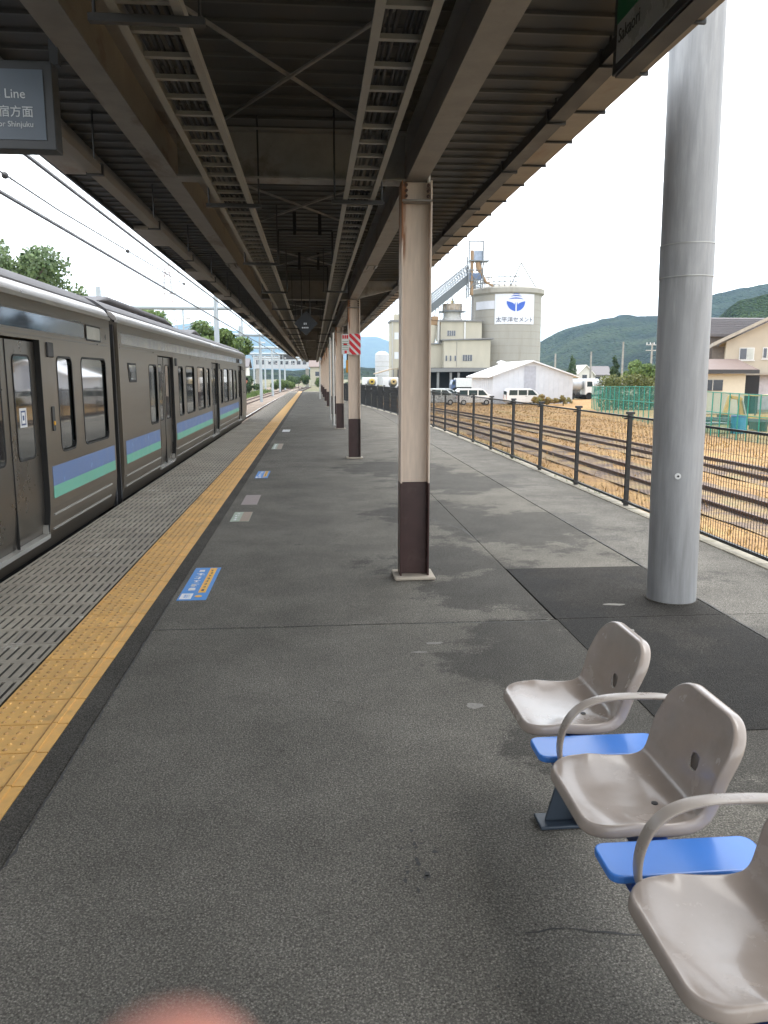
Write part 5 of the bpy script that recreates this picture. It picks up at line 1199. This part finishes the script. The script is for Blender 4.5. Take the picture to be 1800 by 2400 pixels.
# hedge and garden trees
t = thing('hedge', 'clipped bushy green hedge above the green net fence', 'hedge', (27, 66, -1.2))
lb = [((24.6 + k * .62 + random.uniform(-.1, .1), 66 + random.uniform(-.4, .4), .95 + random.uniform(-.12, .15)), (.7, .8, .8)) for k in range(12)] + [((24.6 + k * .62, 66, -.5), (.7, .8, .8)) for k in range(12)]
leaves([c for c, r in lb], [r for c, r in lb], 9000, .09).build('foliage', leaf_mat('hedge_leaf', (.085, .11, .03), (.16, .17, .05), 1.2), t, fix=False)
m = MB()
for k in range(10): m.cyl((24.9 + k * .75, 66, -1.2), (24.9 + k * .75, 66, .3), .05, n=5)
m.build('stems', BARK, t)
tree('broadleaf_tree', 'rounded yellow-green tree behind the hedge', (31.6, 76, GZ), 2.0, lobes((31.6, 76, 1.7), (1.8, 1.6, 1.2), 8, .75), 4500, .12, LEAF_L, .12)
tree('broadleaf_tree', 'darker green tree just right of the yellow-green one', (33.6, 80, GZ), 2.5, lobes((33.6, 80, 2.3), (1.7, 1.6, 1.4), 8, .8), 4000, .12, LEAF_M, .12)
def conifer(label, x, y, h, r, n=3500, leaf=LEAF_D):
    t = thing('conifer_tree', label, 'tree', (x, y, GZ)); MB().cyl((x, y, GZ), (x, y, GZ + h), .12, .03, n=8).build('trunk', BARK, t)
    lb = [((x + random.uniform(-.2, .2), y, GZ + h * (.22 + .75 * k / 7)), (r * (1 - k / 8.2), r * (1 - k / 8.2), h * .11)) for k in range(8)]
    leaves([c for c, _ in lb], [q for _, q in lb], n, .13).build('crown', leaf, t, fix=False)
conifer('dark conifer beside the white houses', 45.9, 140, 6.2, 1.7); conifer('dark pointed conifer left of the yellow-green tree', 30.4, 79, 4.6, 1.0); conifer('dark conifer behind the beige house, partly behind the pole', 34.3, 72, 6.5, 1.3, leaf=LEAF_M)
conifer('small far conifer left of the first utility pole', 42.5, 150, 4.5, 1.4)
# small far houses
PL = mat('house_white', (.66, .65, .60), .8, var=.06); HROOF = mat('house_roof', (.12, .11, .115), .6, var=.15); HROOF2 = mat('house_roof_brown', (.16, .115, .10), .6, var=.12, scale=3)
def house(label, x0, x1, y0, y1, zb, ze, zr, wall_, roof_, wins=(), name='house', ov=.4, ridge='x'):
    t = thing(name, label, 'house', ((x0 + x1) / 2, y0, zb)); yc = (y0 + y1) / 2; xc = (x0 + x1) / 2
    if ridge == 'x':
        MB().prism([(y0, zb), (y1, zb), (y1, ze), (yc, zr), (y0, ze)], 'x', x0, x1).build('wall', wall_, t)
        for ya, s in ((y0, -1), (y1, 1)):
            k = (zr - ze) / (yc - y0); MB().prism([(ya + s * ov, ze - k * ov + .03), (yc, zr + .03), (yc, zr + .2), (ya + s * ov, ze - k * ov + .2)], 'x', x0 - ov, x1 + ov).build('roof_slope', roof_, t)
    else:
        MB().prism([(x0, zb), (x1, zb), (x1, ze), (xc, zr), (x0, ze)], 'y', y0, y1).build('wall', wall_, t)
        for xa, s in ((x0, -1), (x1, 1)):
            k = (zr - ze) / (xc - x0); MB().prism([(xa + s * ov, ze - k * ov + .03), (xc, zr + .03), (xc, zr + .2), (xa + s * ov, ze - k * ov + .2)], 'y', y0 - ov, y1 + ov).build('roof_slope', roof_, t)
    for a, b, c, d in wins:
        w_ = MB().box(a, b, y0 - .05, y0 - .003, c, d).build('window', WINB, t); MB().box(a - .06, b + .06, y0 - .09, y0 - .052, c - .08, c - .01).build('sill', WHITE, w_)
    return t
house('white gabled house far off, left of the pair', 50.5, 53.4, 150, 156, -1.3, 2.0, 3.5, PL, PL, [(51.3, 52.2, .8, 1.8)], ridge='y'); house('white house with grey roof far off, right of the pair', 53.8, 57.8, 152, 158, -1.3, 1.8, 3.3, PL, HROOF, [(54.6, 55.6, .6, 1.5)])
# the beige house, its rear neighbour and the brown-roofed shed
BEI = mat('beige_stucco', (.50, .44, .35), .85, var=.06, scale=1); TRIM = mat('roof_trim', (.40, .36, .30), .7); CREAM2 = mat('shed_cream', (.62, .57, .46), .85, var=.05)
t = thing('house', 'beige stucco house with sloping gable edge at the right', 'house', (32.9, 62, -1.2)); t.rotation_euler = (0, 0, R(-24))
MB().prism([(32.9, -1.2), (44, -1.2), (44, 4.3), (38.4, 7.1), (32.9, 4.35)], 'y', 62, 70).build('wall', BEI, t)
for s, (xa, za) in enumerate(((31.9, 3.98), (45, 3.9))): MB().prism([(xa, za), (38.4, 7.22), (38.4, 7.5), (xa, za + .28)], 'y', 61.3, 70.5).build('roof_slope', TRIM, t)
for a, b, c, d, m_ in ((33.9, 35.0, 2.9, 3.85, 1), (35.6, 35.95, 3.0, 3.85, 0), (38.5, 40, 2.6, 3.9, 1)):
    w_ = MB().box(a, b, 61.93, 61.997, c, d).build('window', WHITE, t); MB().box(a + .06, (a + b) / 2 - .02 if m_ else b - .06, 61.9, 61.928, c + .06, d - .06).build('pane', WINB, w_)
    if m_: MB().box((a + b) / 2 + .02, b - .06, 61.9, 61.928, c + .06, d - .06).build('curtained_pane', mat('curtain', (.5, .52, .48), .6), w_)
    MB().box(a - .08, b + .08, 61.86, 61.895, c - .09, c - .02).build('sill', WHITE, w_)
MB().box(35.5, 39, 61.9, 61.995, -1.0, 1.7).build('shutter', mat('pale_shutter', (.60, .58, .62), .6), t); MB().box(32.0, 33.0, 63.5, 63.6, -1, 4.0).build('side_wall', mat('side_brick', (.20, .17, .15), .8, var=.2), t); MB().box(34.4, 44, 61.0, 61.9, 1.72, 1.88).build('ledge', TRIM, t)
t = thing('house', 'grey tiled house roof behind the beige house', 'house', (38, 68, -1.2)); MB().box(35.4, 42, 71, 76, -1.2, 5.4).build('wall', mat('house_greybrown', (.17, .15, .14), .8), t)
rf = MB(); rf.prism([(70.4, 5.35), (73.5, 7.05), (76.6, 5.35), (76.6, 5.15), (70.4, 5.15)], 'x', 35.0, 42.6); rf = rf.build('roof', HROOF, t)
for k in range(9): s = k / 9; MB().box(35.0, 42.6, 70.4 + 3.0 * s - .03, 70.4 + 3.0 * s + .03, 5.37 + 1.645 * s + .01, 5.42 + 1.645 * s + .03).build('tile_course', HROOF, rf)
m = MB(); m.bar((34.95, 70.4, 5.35), (34.95, 73.5, 7.08), .12, .2); m.build('verge_board', WHITE, t)
t = thing('garden_shed', 'cream shed with brown lean-to roof behind the excavator', 'shed', (31, 58, -1.2)); MB().box(27.5, 32.5, 58, 61, -1.2, 1.8).build('wall', CREAM2, t); MB().prism([(57.3, 1.95), (60.5, 2.85), (60.5, 2.95), (57.3, 2.12)], 'x', 27, 33.1).build('roof', HROOF2, t); MB().box(27, 33.12, 57.22, 57.29, 1.82, 2.1).build('fascia', DKSTEEL, t)
w_ = MB().box(29.0, 30.7, 57.92, 57.997, .55, 1.35).build('window', WINB, t); MB().box(29.86, 29.92, 57.88, 57.918, .55, 1.35).build('mullion', GALV, w_); MB().box(32.5, 33.9, 58.5, 58.6, -1.2, 1.7).build('dark_gate', DARKIN, t)
# utility poles
def upole(label, x, y, h, arms=True):
    t = thing('utility_pole', label, 'utility pole', (x, y, GZ), 'utility poles before the hill'); MB().cyl((x, y, GZ), (x, y, h), .16, .1, n=10).build('shaft', CONC, t)
    if arms:
        for z in (h - .3, h - 1.0): MB().box(x - .8, x + .8, y - .05, y + .05, z, z + .1).build('crossarm', GALV, t)
        m = MB()
        for u in (-.7, -.25, .25, .7): m.cyl((x + u, y, h - .2), (x + u, y, h + .05), .05, n=6)
        m.build('insulators', WHITE, t)
upole('thin utility pole beside the silo, leftmost', 30.6, 100, 4.4, False); upole('short white utility pole behind the white houses', 35.6, 101, 4.7, False); upole('utility pole behind the hedge, tall and bare', 39.4, 100, 5.9, False); upole('utility pole with crossarms just left of the grey pole', 43.2, 100, 5.8, True)
# excavator inside the yard, blue bin, pale tank and stacked track links
EXY = mat('excavator_yellow', (.58, .36, .08), .5, var=.15)
t = thing('excavator', 'yellow excavator with folded arm behind the green net', 'excavator', (25.5, 46, -1.2)); X0, Y0 = 24.6, 45
for nm, p0, p1, w_ in (('dipper', (24.34, Y0, .50), (24.05, Y0, -.62), .2), ('boom_head', (24.28, Y0, .46), (25.0, Y0, .34), .2), ('boom', (24.95, Y0, .38), (25.12, Y0, -.78), .24)): m = MB(); m.bar(p0, p1, w_, w_); m.build(nm, EXY, t, bevel=.03)
MB().prism([(23.75, -.60), (24.2, -.60), (24.5, -.98), (24.3, -1.12), (23.9, -1.08)], 'y', Y0 - .3, Y0 + .3).build('bucket', DKSTEEL, t); m = MB(); m.cyl((25.3, Y0 - .2, -.7), (25.02, Y0 - .2, .25), .05, n=8); m.build('ram', BRIGHT, t)
MB().box(25.1, 28.2, Y0 - .7, Y0 + .7, -1.02, -.62).build('turntable_body', EXY, t, bevel=.1); MB().box(25.5, 27.9, Y0 - .7, Y0 + .7, .50, .56).build('roof_plate', mat('pale_excavator_yellow', (.62, .48, .2), .5), t)
for x in (25.6, 27.8): MB().box(x - .03, x + .03, Y0 - .66, Y0 - .6, -.62, .50).build('roof_post', DKSTEEL, t)
for yy in (Y0 - .8, Y0 + .5): MB().prism(rrect(25.2, 28.4, -1.3, -1.02, .13), 'y', yy, yy + .35).build('track', TYRE, t)
t = thing('storage_bin', 'bright blue upright bin behind the mesh and net fences', 'bin', (21.1, 38, -1.2)); MB().cyl((21.1, 38, -1.2), (21.1, 38, -.35), .36, .36, n=20).build('drum', mat('bin_blue', (.03, .22, .42), .4), t, smooth='auto'); MB().cyl((21.1, 38, -.35), (21.1, 38, -.28), .39, .37, n=20).build('lid', mat('bin_blue_lid', (.05, .1, .3), .4), t)
t = thing('tool_container', 'low pale yellow container left of the blue bin', 'container', (19.9, 38, -1.2)); MB().box(19.55, 20.65, 38, 39, -1.15, -.72).build('body', mat('pale_yellow', (.52, .48, .26), .7), t, bevel=.03); MB().box(19.5, 20.7, 37.95, 39.05, -.72, -.66).build('lid', DKSTEEL, t)
t = thing('scaffold_pipes', 'bundle of dark pipes lying behind the green net', 'pipes', (22, 40, -1.2))
for k in range(7): MB().cyl((20.2 + .1 * k, 40 + .12 * k, -.62 + .05 * (k % 3)), (23.6, 39.4 + .12 * k, -.72 + .05 * (k % 3)), .045, n=8).build('pipe', DKSTEEL, t)
for x in (20.6, 22, 23.3): MB().box(x, x + .1, 39.3, 40.9, -1.2, -.69).build('bearer', BARK, t)
tree('bush', 'yellowing bush in front of the right-hand white van', (21.3, 74, GZ), .5, lobes((21.3, 74, -.65), (1.5, .8, .55), 22, .24), 5000, .06, LEAF_DRY, .05, cat='bush')
tree('bush', 'sparse dry shrub at the foot of the warehouse', (23.9, 75, GZ), .5, lobes((23.9, 75, -.7), (1.4, .6, .5), 16, .22), 2200, .05, LEAF_DRY, .05, cat='bush')
# ------------------------------------------------------------------ hills
def vnoise(x, y, seed=0):
    def h(i, j): return np.modf(np.abs(np.sin(i * 127.1 + j * 311.7 + seed * 17.3) * 43758.5453))[0]
    i, j = np.floor(x), np.floor(y); u, v = x - i, y - j; u = u * u * (3 - 2 * u); v = v * v * (3 - 2 * v)
    return (h(i, j) * (1 - u) + h(i + 1, j) * u) * (1 - v) + (h(i, j + 1) * (1 - u) + h(i + 1, j + 1) * u) * v
def fbm(x, y, o=5, seed=0): return sum(vnoise(x * 2 ** k, y * 2 ** k, seed + k) * .5 ** k for k in range(o))
def forest(name, c1, c2, c3, sc):
    m = bpy.data.materials.new(name); m.use_nodes = True; nt = m.node_tree; b = nt.nodes['Principled BSDF']; L = nt.links.new
    g = N(nt, 'ShaderNodeNewGeometry'); n = N(nt, 'ShaderNodeTexNoise'); n.inputs['Scale'].default_value = sc; n.inputs['Detail'].default_value = 8; L(g.outputs['Position'], n.inputs['Vector'])
    cr = N(nt, 'ShaderNodeValToRGB'); e = cr.color_ramp.elements; e[0].position = .38; e[0].color = (*c1, 1); e[1].position = .52; e[1].color = (*c2, 1); q = e.new(.66); q.color = (*c3, 1); L(n.outputs['Fac'], cr.inputs[0])
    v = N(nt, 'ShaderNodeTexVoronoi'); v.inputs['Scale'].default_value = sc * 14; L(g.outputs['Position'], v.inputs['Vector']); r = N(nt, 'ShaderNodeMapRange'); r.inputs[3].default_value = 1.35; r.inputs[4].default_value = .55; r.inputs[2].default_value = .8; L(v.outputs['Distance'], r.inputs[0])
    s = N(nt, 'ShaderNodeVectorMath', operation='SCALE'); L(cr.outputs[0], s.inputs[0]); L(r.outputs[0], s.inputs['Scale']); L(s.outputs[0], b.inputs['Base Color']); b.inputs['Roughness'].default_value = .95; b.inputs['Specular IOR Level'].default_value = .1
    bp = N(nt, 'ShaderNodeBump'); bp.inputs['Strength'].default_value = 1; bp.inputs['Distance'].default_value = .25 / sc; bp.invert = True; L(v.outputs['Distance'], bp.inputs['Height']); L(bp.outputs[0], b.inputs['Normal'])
    return m
def hill(name, label, ridge, yr, y0, y1, nx, ny, m_, amp, fq, power=1.25):
    """terrain sheet: rises from y0 to the ridge line at yr, falls again to y1"""
    rx = np.array([p[0] for p in ridge]); rz = np.array([p[1] for p in ridge]); xs = np.linspace(rx[0], rx[-1], nx); V = []
    vv = np.concatenate([np.linspace(0, 1, ny), np.linspace(1, 0, ny // 3)[1:]]); yy = np.concatenate([np.linspace(y0, yr, ny), np.linspace(yr, y1, ny // 3)[1:]])
    hz = np.interp(xs, rx, rz); Z = []
    for v, y in zip(vv, yy):
        w_ = v ** power; z = hz * w_ + amp * (fbm(xs * fq, np.full(nx, y * fq), 6) - .95) * min(1, w_ * 1.6) * (1 if v < .999 else .35); Z.append(z); V += list(zip(xs, np.full(nx, y), z - 1.4))
    ny_ = len(vv); F = [(j * nx + i, j * nx + i + 1, (j + 1) * nx + i + 1, (j + 1) * nx + i) for j in range(ny_ - 1) for i in range(nx - 1)]
    m = MB(); m.v = [tuple(map(float, p)) for p in V]; m.f = F; m.m = [0] * len(F); o = m.build(name, m_, fix=False, smooth=True); struct(o); o['label'] = label; return o
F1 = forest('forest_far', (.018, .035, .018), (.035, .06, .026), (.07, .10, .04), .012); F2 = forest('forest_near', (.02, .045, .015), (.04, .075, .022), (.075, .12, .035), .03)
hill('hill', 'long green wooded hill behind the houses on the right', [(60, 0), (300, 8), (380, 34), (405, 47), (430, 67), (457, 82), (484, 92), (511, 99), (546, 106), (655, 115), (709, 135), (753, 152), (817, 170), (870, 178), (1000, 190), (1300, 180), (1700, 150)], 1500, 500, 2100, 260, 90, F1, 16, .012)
hill('hill', 'nearer darker wooded slope behind the beige house', [(225, 0), (255, 30), (264, 44), (272, 50), (292, 54), (330, 60), (420, 62)], 500, 300, 640, 120, 50, F2, 6, .05)
hill('mountains', 'pale blue mountains in the far distance', [(-6000, 320), (-2500, 420), (-1300, 560), (-800, 470), (-500, 420), (-250, 330), (0, 300), (250, 350), (450, 420), (700, 430), (1100, 300), (2500, 260), (5000, 200)], 9000, 7000, 11000, 240, 40, F1, 60, .0012)
hill('low_hills', 'low wooded rise beyond the far end of the tracks', [(-900, 8), (-300, 16), (-120, 12), (-30, 9), (60, 10), (200, 14), (300, 10)], 900, 600, 1100, 120, 30, F1, 8, .02)

# ------------------------------------------------------------------ left side: catenary, wires, pylon, far buildings
GALV2 = mat('gantry_grey', (.40, .45, .48), .5, metal=.2, var=.1)
def gantry(label, y, x0, x1, zb, top=None, drop=True):
    t = thing('catenary_gantry', label, 'gantry', (x0, y, -1.3), 'overhead line gantries')
    for x in (x0, -5.83): MB().cyl((x, y, -1.3), (x, y, (top or zb + .9) if x == x0 else zb + .7), .17, .15, n=14).build('mast', GALV2, t, smooth='auto')
    MB().cyl((x0, y, zb), (x1, y, zb), .13, n=12).build('beam', GALV2, t, smooth='auto')
    if drop:
        for x in (-4.3, -7.8):
            if x0 < x < x1: 
                MB().cyl((x, y, zb - .13), (x, y, zb - 1.5), .05, n=8).build('drop_tube', GALV2, t); MB().cyl((x, y, zb - 1.2), (x + .6, y, zb - .95), .025, n=6).build('steady_arm', GALV2, t); MB().cyl((x, y, zb - 1.4), (x + .5, y, zb - 1.15), .02, n=6).build('registration_arm', GALV2, t)
                MB().cyl((x + .15, y, zb - .6), (x + .45, y, zb - .6), .06, n=8).build('insulator', WHITE, t)
gantry('nearest overhead line gantry, crossing above the train', 50, -12.7, -2.5, 5.7, 6.9)
gantry('second overhead line gantry, past the front of the train', 66, -11.5, -1.9, 4.9)
for k, y in enumerate((90, 115, 140, 165)): gantry(['third', 'fourth', 'fifth', 'farthest'][k] + ' overhead line gantry down the track', y, -11.0 + .4 * k, -1.8 + .3 * k, 4.7)
WIREM = mat('overhead_wire', (.05, .05, .05), .5)
def wire(label, pts, r=.012, balls=()):
    t = thing('overhead_wire', label, 'wire', pts[0], 'wires above the train'); MB().tube(pts, r, 5).build('wire', WIREM, t, fix=False)
    for p_ in balls: MB().ball(p_, .065, .065, .065, 6).build('insulator', DKSTEEL, t, smooth=True)
def sag(a, b, s, n=10): return [(a[0] + (b[0] - a[0]) * i / n, a[1] + (b[1] - a[1]) * i / n, a[2] + (b[2] - a[2]) * i / n - s * 4 * (i / n) * (1 - i / n)) for i in range(n + 1)]
wire('contact wire running low above the train roof', [(-4.07, -6, 4.06), (-4.07, 45, 4.06), (-4.0, 120, 4.06)], .028)
wire('messenger wire just beside the canopy edge', sag((-4.07, -6, 4.86), (-4.07, 45, 4.86), .06, 16) + sag((-4.07, 45, 4.86), (-4.0, 120, 4.9), .2), .032)
m = MB(); t = thing('dropper_wires', 'short dropper wires linking contact and messenger wire', 'wire', (-4.07, 10, 4.06))
for k in range(10): MB().cyl((-4.07, -2 + 4.6 * k, 4.06), (-4.07, -2 + 4.6 * k, 4.82), .005, n=4).build('dropper', WIREM, t)
wire('feeder wire with dark round insulators, left of the canopy', [(-4.9, 6, 4.9), (-5.9, 20, 5.7 - .2), (-5.8, 45, 5.9)], .02, [(-5.15, 9.4, 5.06), (-5.62, 16.0, 5.32), (-5.87, 27, 5.6), (-5.83, 38, 5.8)])
wire('contact wire of the second track', [(-7.6, -6, 4.06), (-7.6, 45, 4.06), (-7.3, 120, 4.06)], .024)
t = thing('pylon', 'distant red and white lattice transmission tower', 'pylon', (-43.2, 250, -1.3))
def lattice(m_, z0, z1, w0, w1, n, r=.1):
    for k in range(n):
        za, zb_ = z0 + (z1 - z0) * k / n, z0 + (z1 - z0) * (k + 1) / n; wa, wb_ = w0 + (w1 - w0) * k / n, w0 + (w1 - w0) * (k + 1) / n
        ca = [(-43.2 + sx * wa, 250 + sy * wa, za) for sx, sy in ((-1, -1), (1, -1), (1, 1), (-1, 1))]; cb = [(-43.2 + sx * wb_, 250 + sy * wb_, zb_) for sx, sy in ((-1, -1), (1, -1), (1, 1), (-1, 1))]
        for i in range(4):
            j = (i + 1) % 4; m_.cyl(ca[i], cb[i], r, n=4); m_.cyl(ca[i], cb[j], r * .6, n=4); m_.cyl(ca[j], cb[i], r * .6, n=4); m_.cyl(cb[i], cb[j], r * .6, n=4)
PYW = mat('pylon_grey', (.42, .42, .44), .6); PYR = mat('pylon_red', (.42, .33, .31), .6)
zs = [-1.3, 8, 15, 21, 26, 30, 34]
for k in range(6):
    m = MB(); lattice(m, zs[k], zs[k + 1], 3.0 - .42 * k, 3.0 - .42 * (k + 1), 2); m.build('lattice_section', PYR if k % 2 else PYW, t, fix=False)
for z in (26, 29, 32): m = MB(); m.bar((-46.5, 250, z), (-39.9, 250, z), .2, .2); m.build('crossarm', PYW, t)
house('pale two-storey house beyond the cab end', -17, -10.5, 128, 134, -1.3, 3.0, 4.2, PL, HROOF, [(-15.5, -14.2, 1.2, 2.2), (-13, -12, 1.2, 2.2)])
house('low white building among the far gantries', -26, -18, 110, 117, -1.3, 2.2, 3.6, CORR, HROOF, [(-24, -22.5, .4, 1.4), (-21, -19.8, .4, 1.4)])
house('far cream building at the end of the line', -1, 8, 240, 250, -1.3, 4.2, 6.2, CREAM, HROOF2, [(.5, 2, 1.5, 2.8), (4, 5.5, 1.5, 2.8)])
t = thing('footbridge', 'pale footbridge crossing the far tracks', 'bridge', (-6, 205, -1.3)); MB().box(-15, -1.2, 204, 206.5, 3.4, 6.2).build('span', mat('bridge_pale', (.5, .52, .55), .6, var=.08), t); MB().box(-15.3, -.9, 203.6, 206.9, 6.205, 6.6).build('roof', GREYR, t)
for x in (-14.5, -2.0): MB().box(x, x + .8, 204.3, 206.2, -1.3, 3.395).build('pier', CONC, t)
for k in range(9): MB().box(-14.3 + 1.45 * k, -13.4 + 1.45 * k, 203.95, 203.998, 4.4, 5.5).build('window', WINB, t)
t = thing('line_sign', 'dark sign box above the far track', 'sign', (-4, 120, 4.2)); MB().box(-4.9, -2.6, 120, 120.3, 4.0, 4.8).build('case', FRAME, t); MB().cyl((-3.7, 120.1, 4.8), (-3.7, 120.1, 5.6), .05, n=6).build('hanger', FRAME, t)
# a brick retaining strip and cars far left are hidden by the train; a pale wall closes the view past the cab
t = thing('boundary_wall', 'low pale wall along the far side of the tracks', 'wall', (-12, 70, -1.3)); MB().box(-13.2, -13.0, 30, 160, -1.3, -.35).build('panel', CONC, t); MB().box(-13.26, -12.94, 30, 160, -.349, -.28).build('coping', CONC_OLD, t)
# ------------------------------------------------------------------ air
def haze(density):
    m = bpy.data.materials.new('haze_air'); m.use_nodes = True; nt = m.node_tree; nt.nodes.remove(nt.nodes['Principled BSDF'])
    v = N(nt, 'ShaderNodeVolumePrincipled'); v.inputs['Color'].default_value = (.50, .76, 1, 1); v.inputs['Density'].default_value = density; v.inputs['Anisotropy'].default_value = .2
    nt.links.new(v.outputs[0], nt.nodes['Material Output'].inputs['Volume'])
    o = MB().box(-8500, 8500, -290, 15500, -2.5, 720).build('haze', m); o['kind'] = 'stuff'; o['label'] = 'thin bluish summer haze'
HAZE = 0.00011
if HAZE: haze(HAZE)
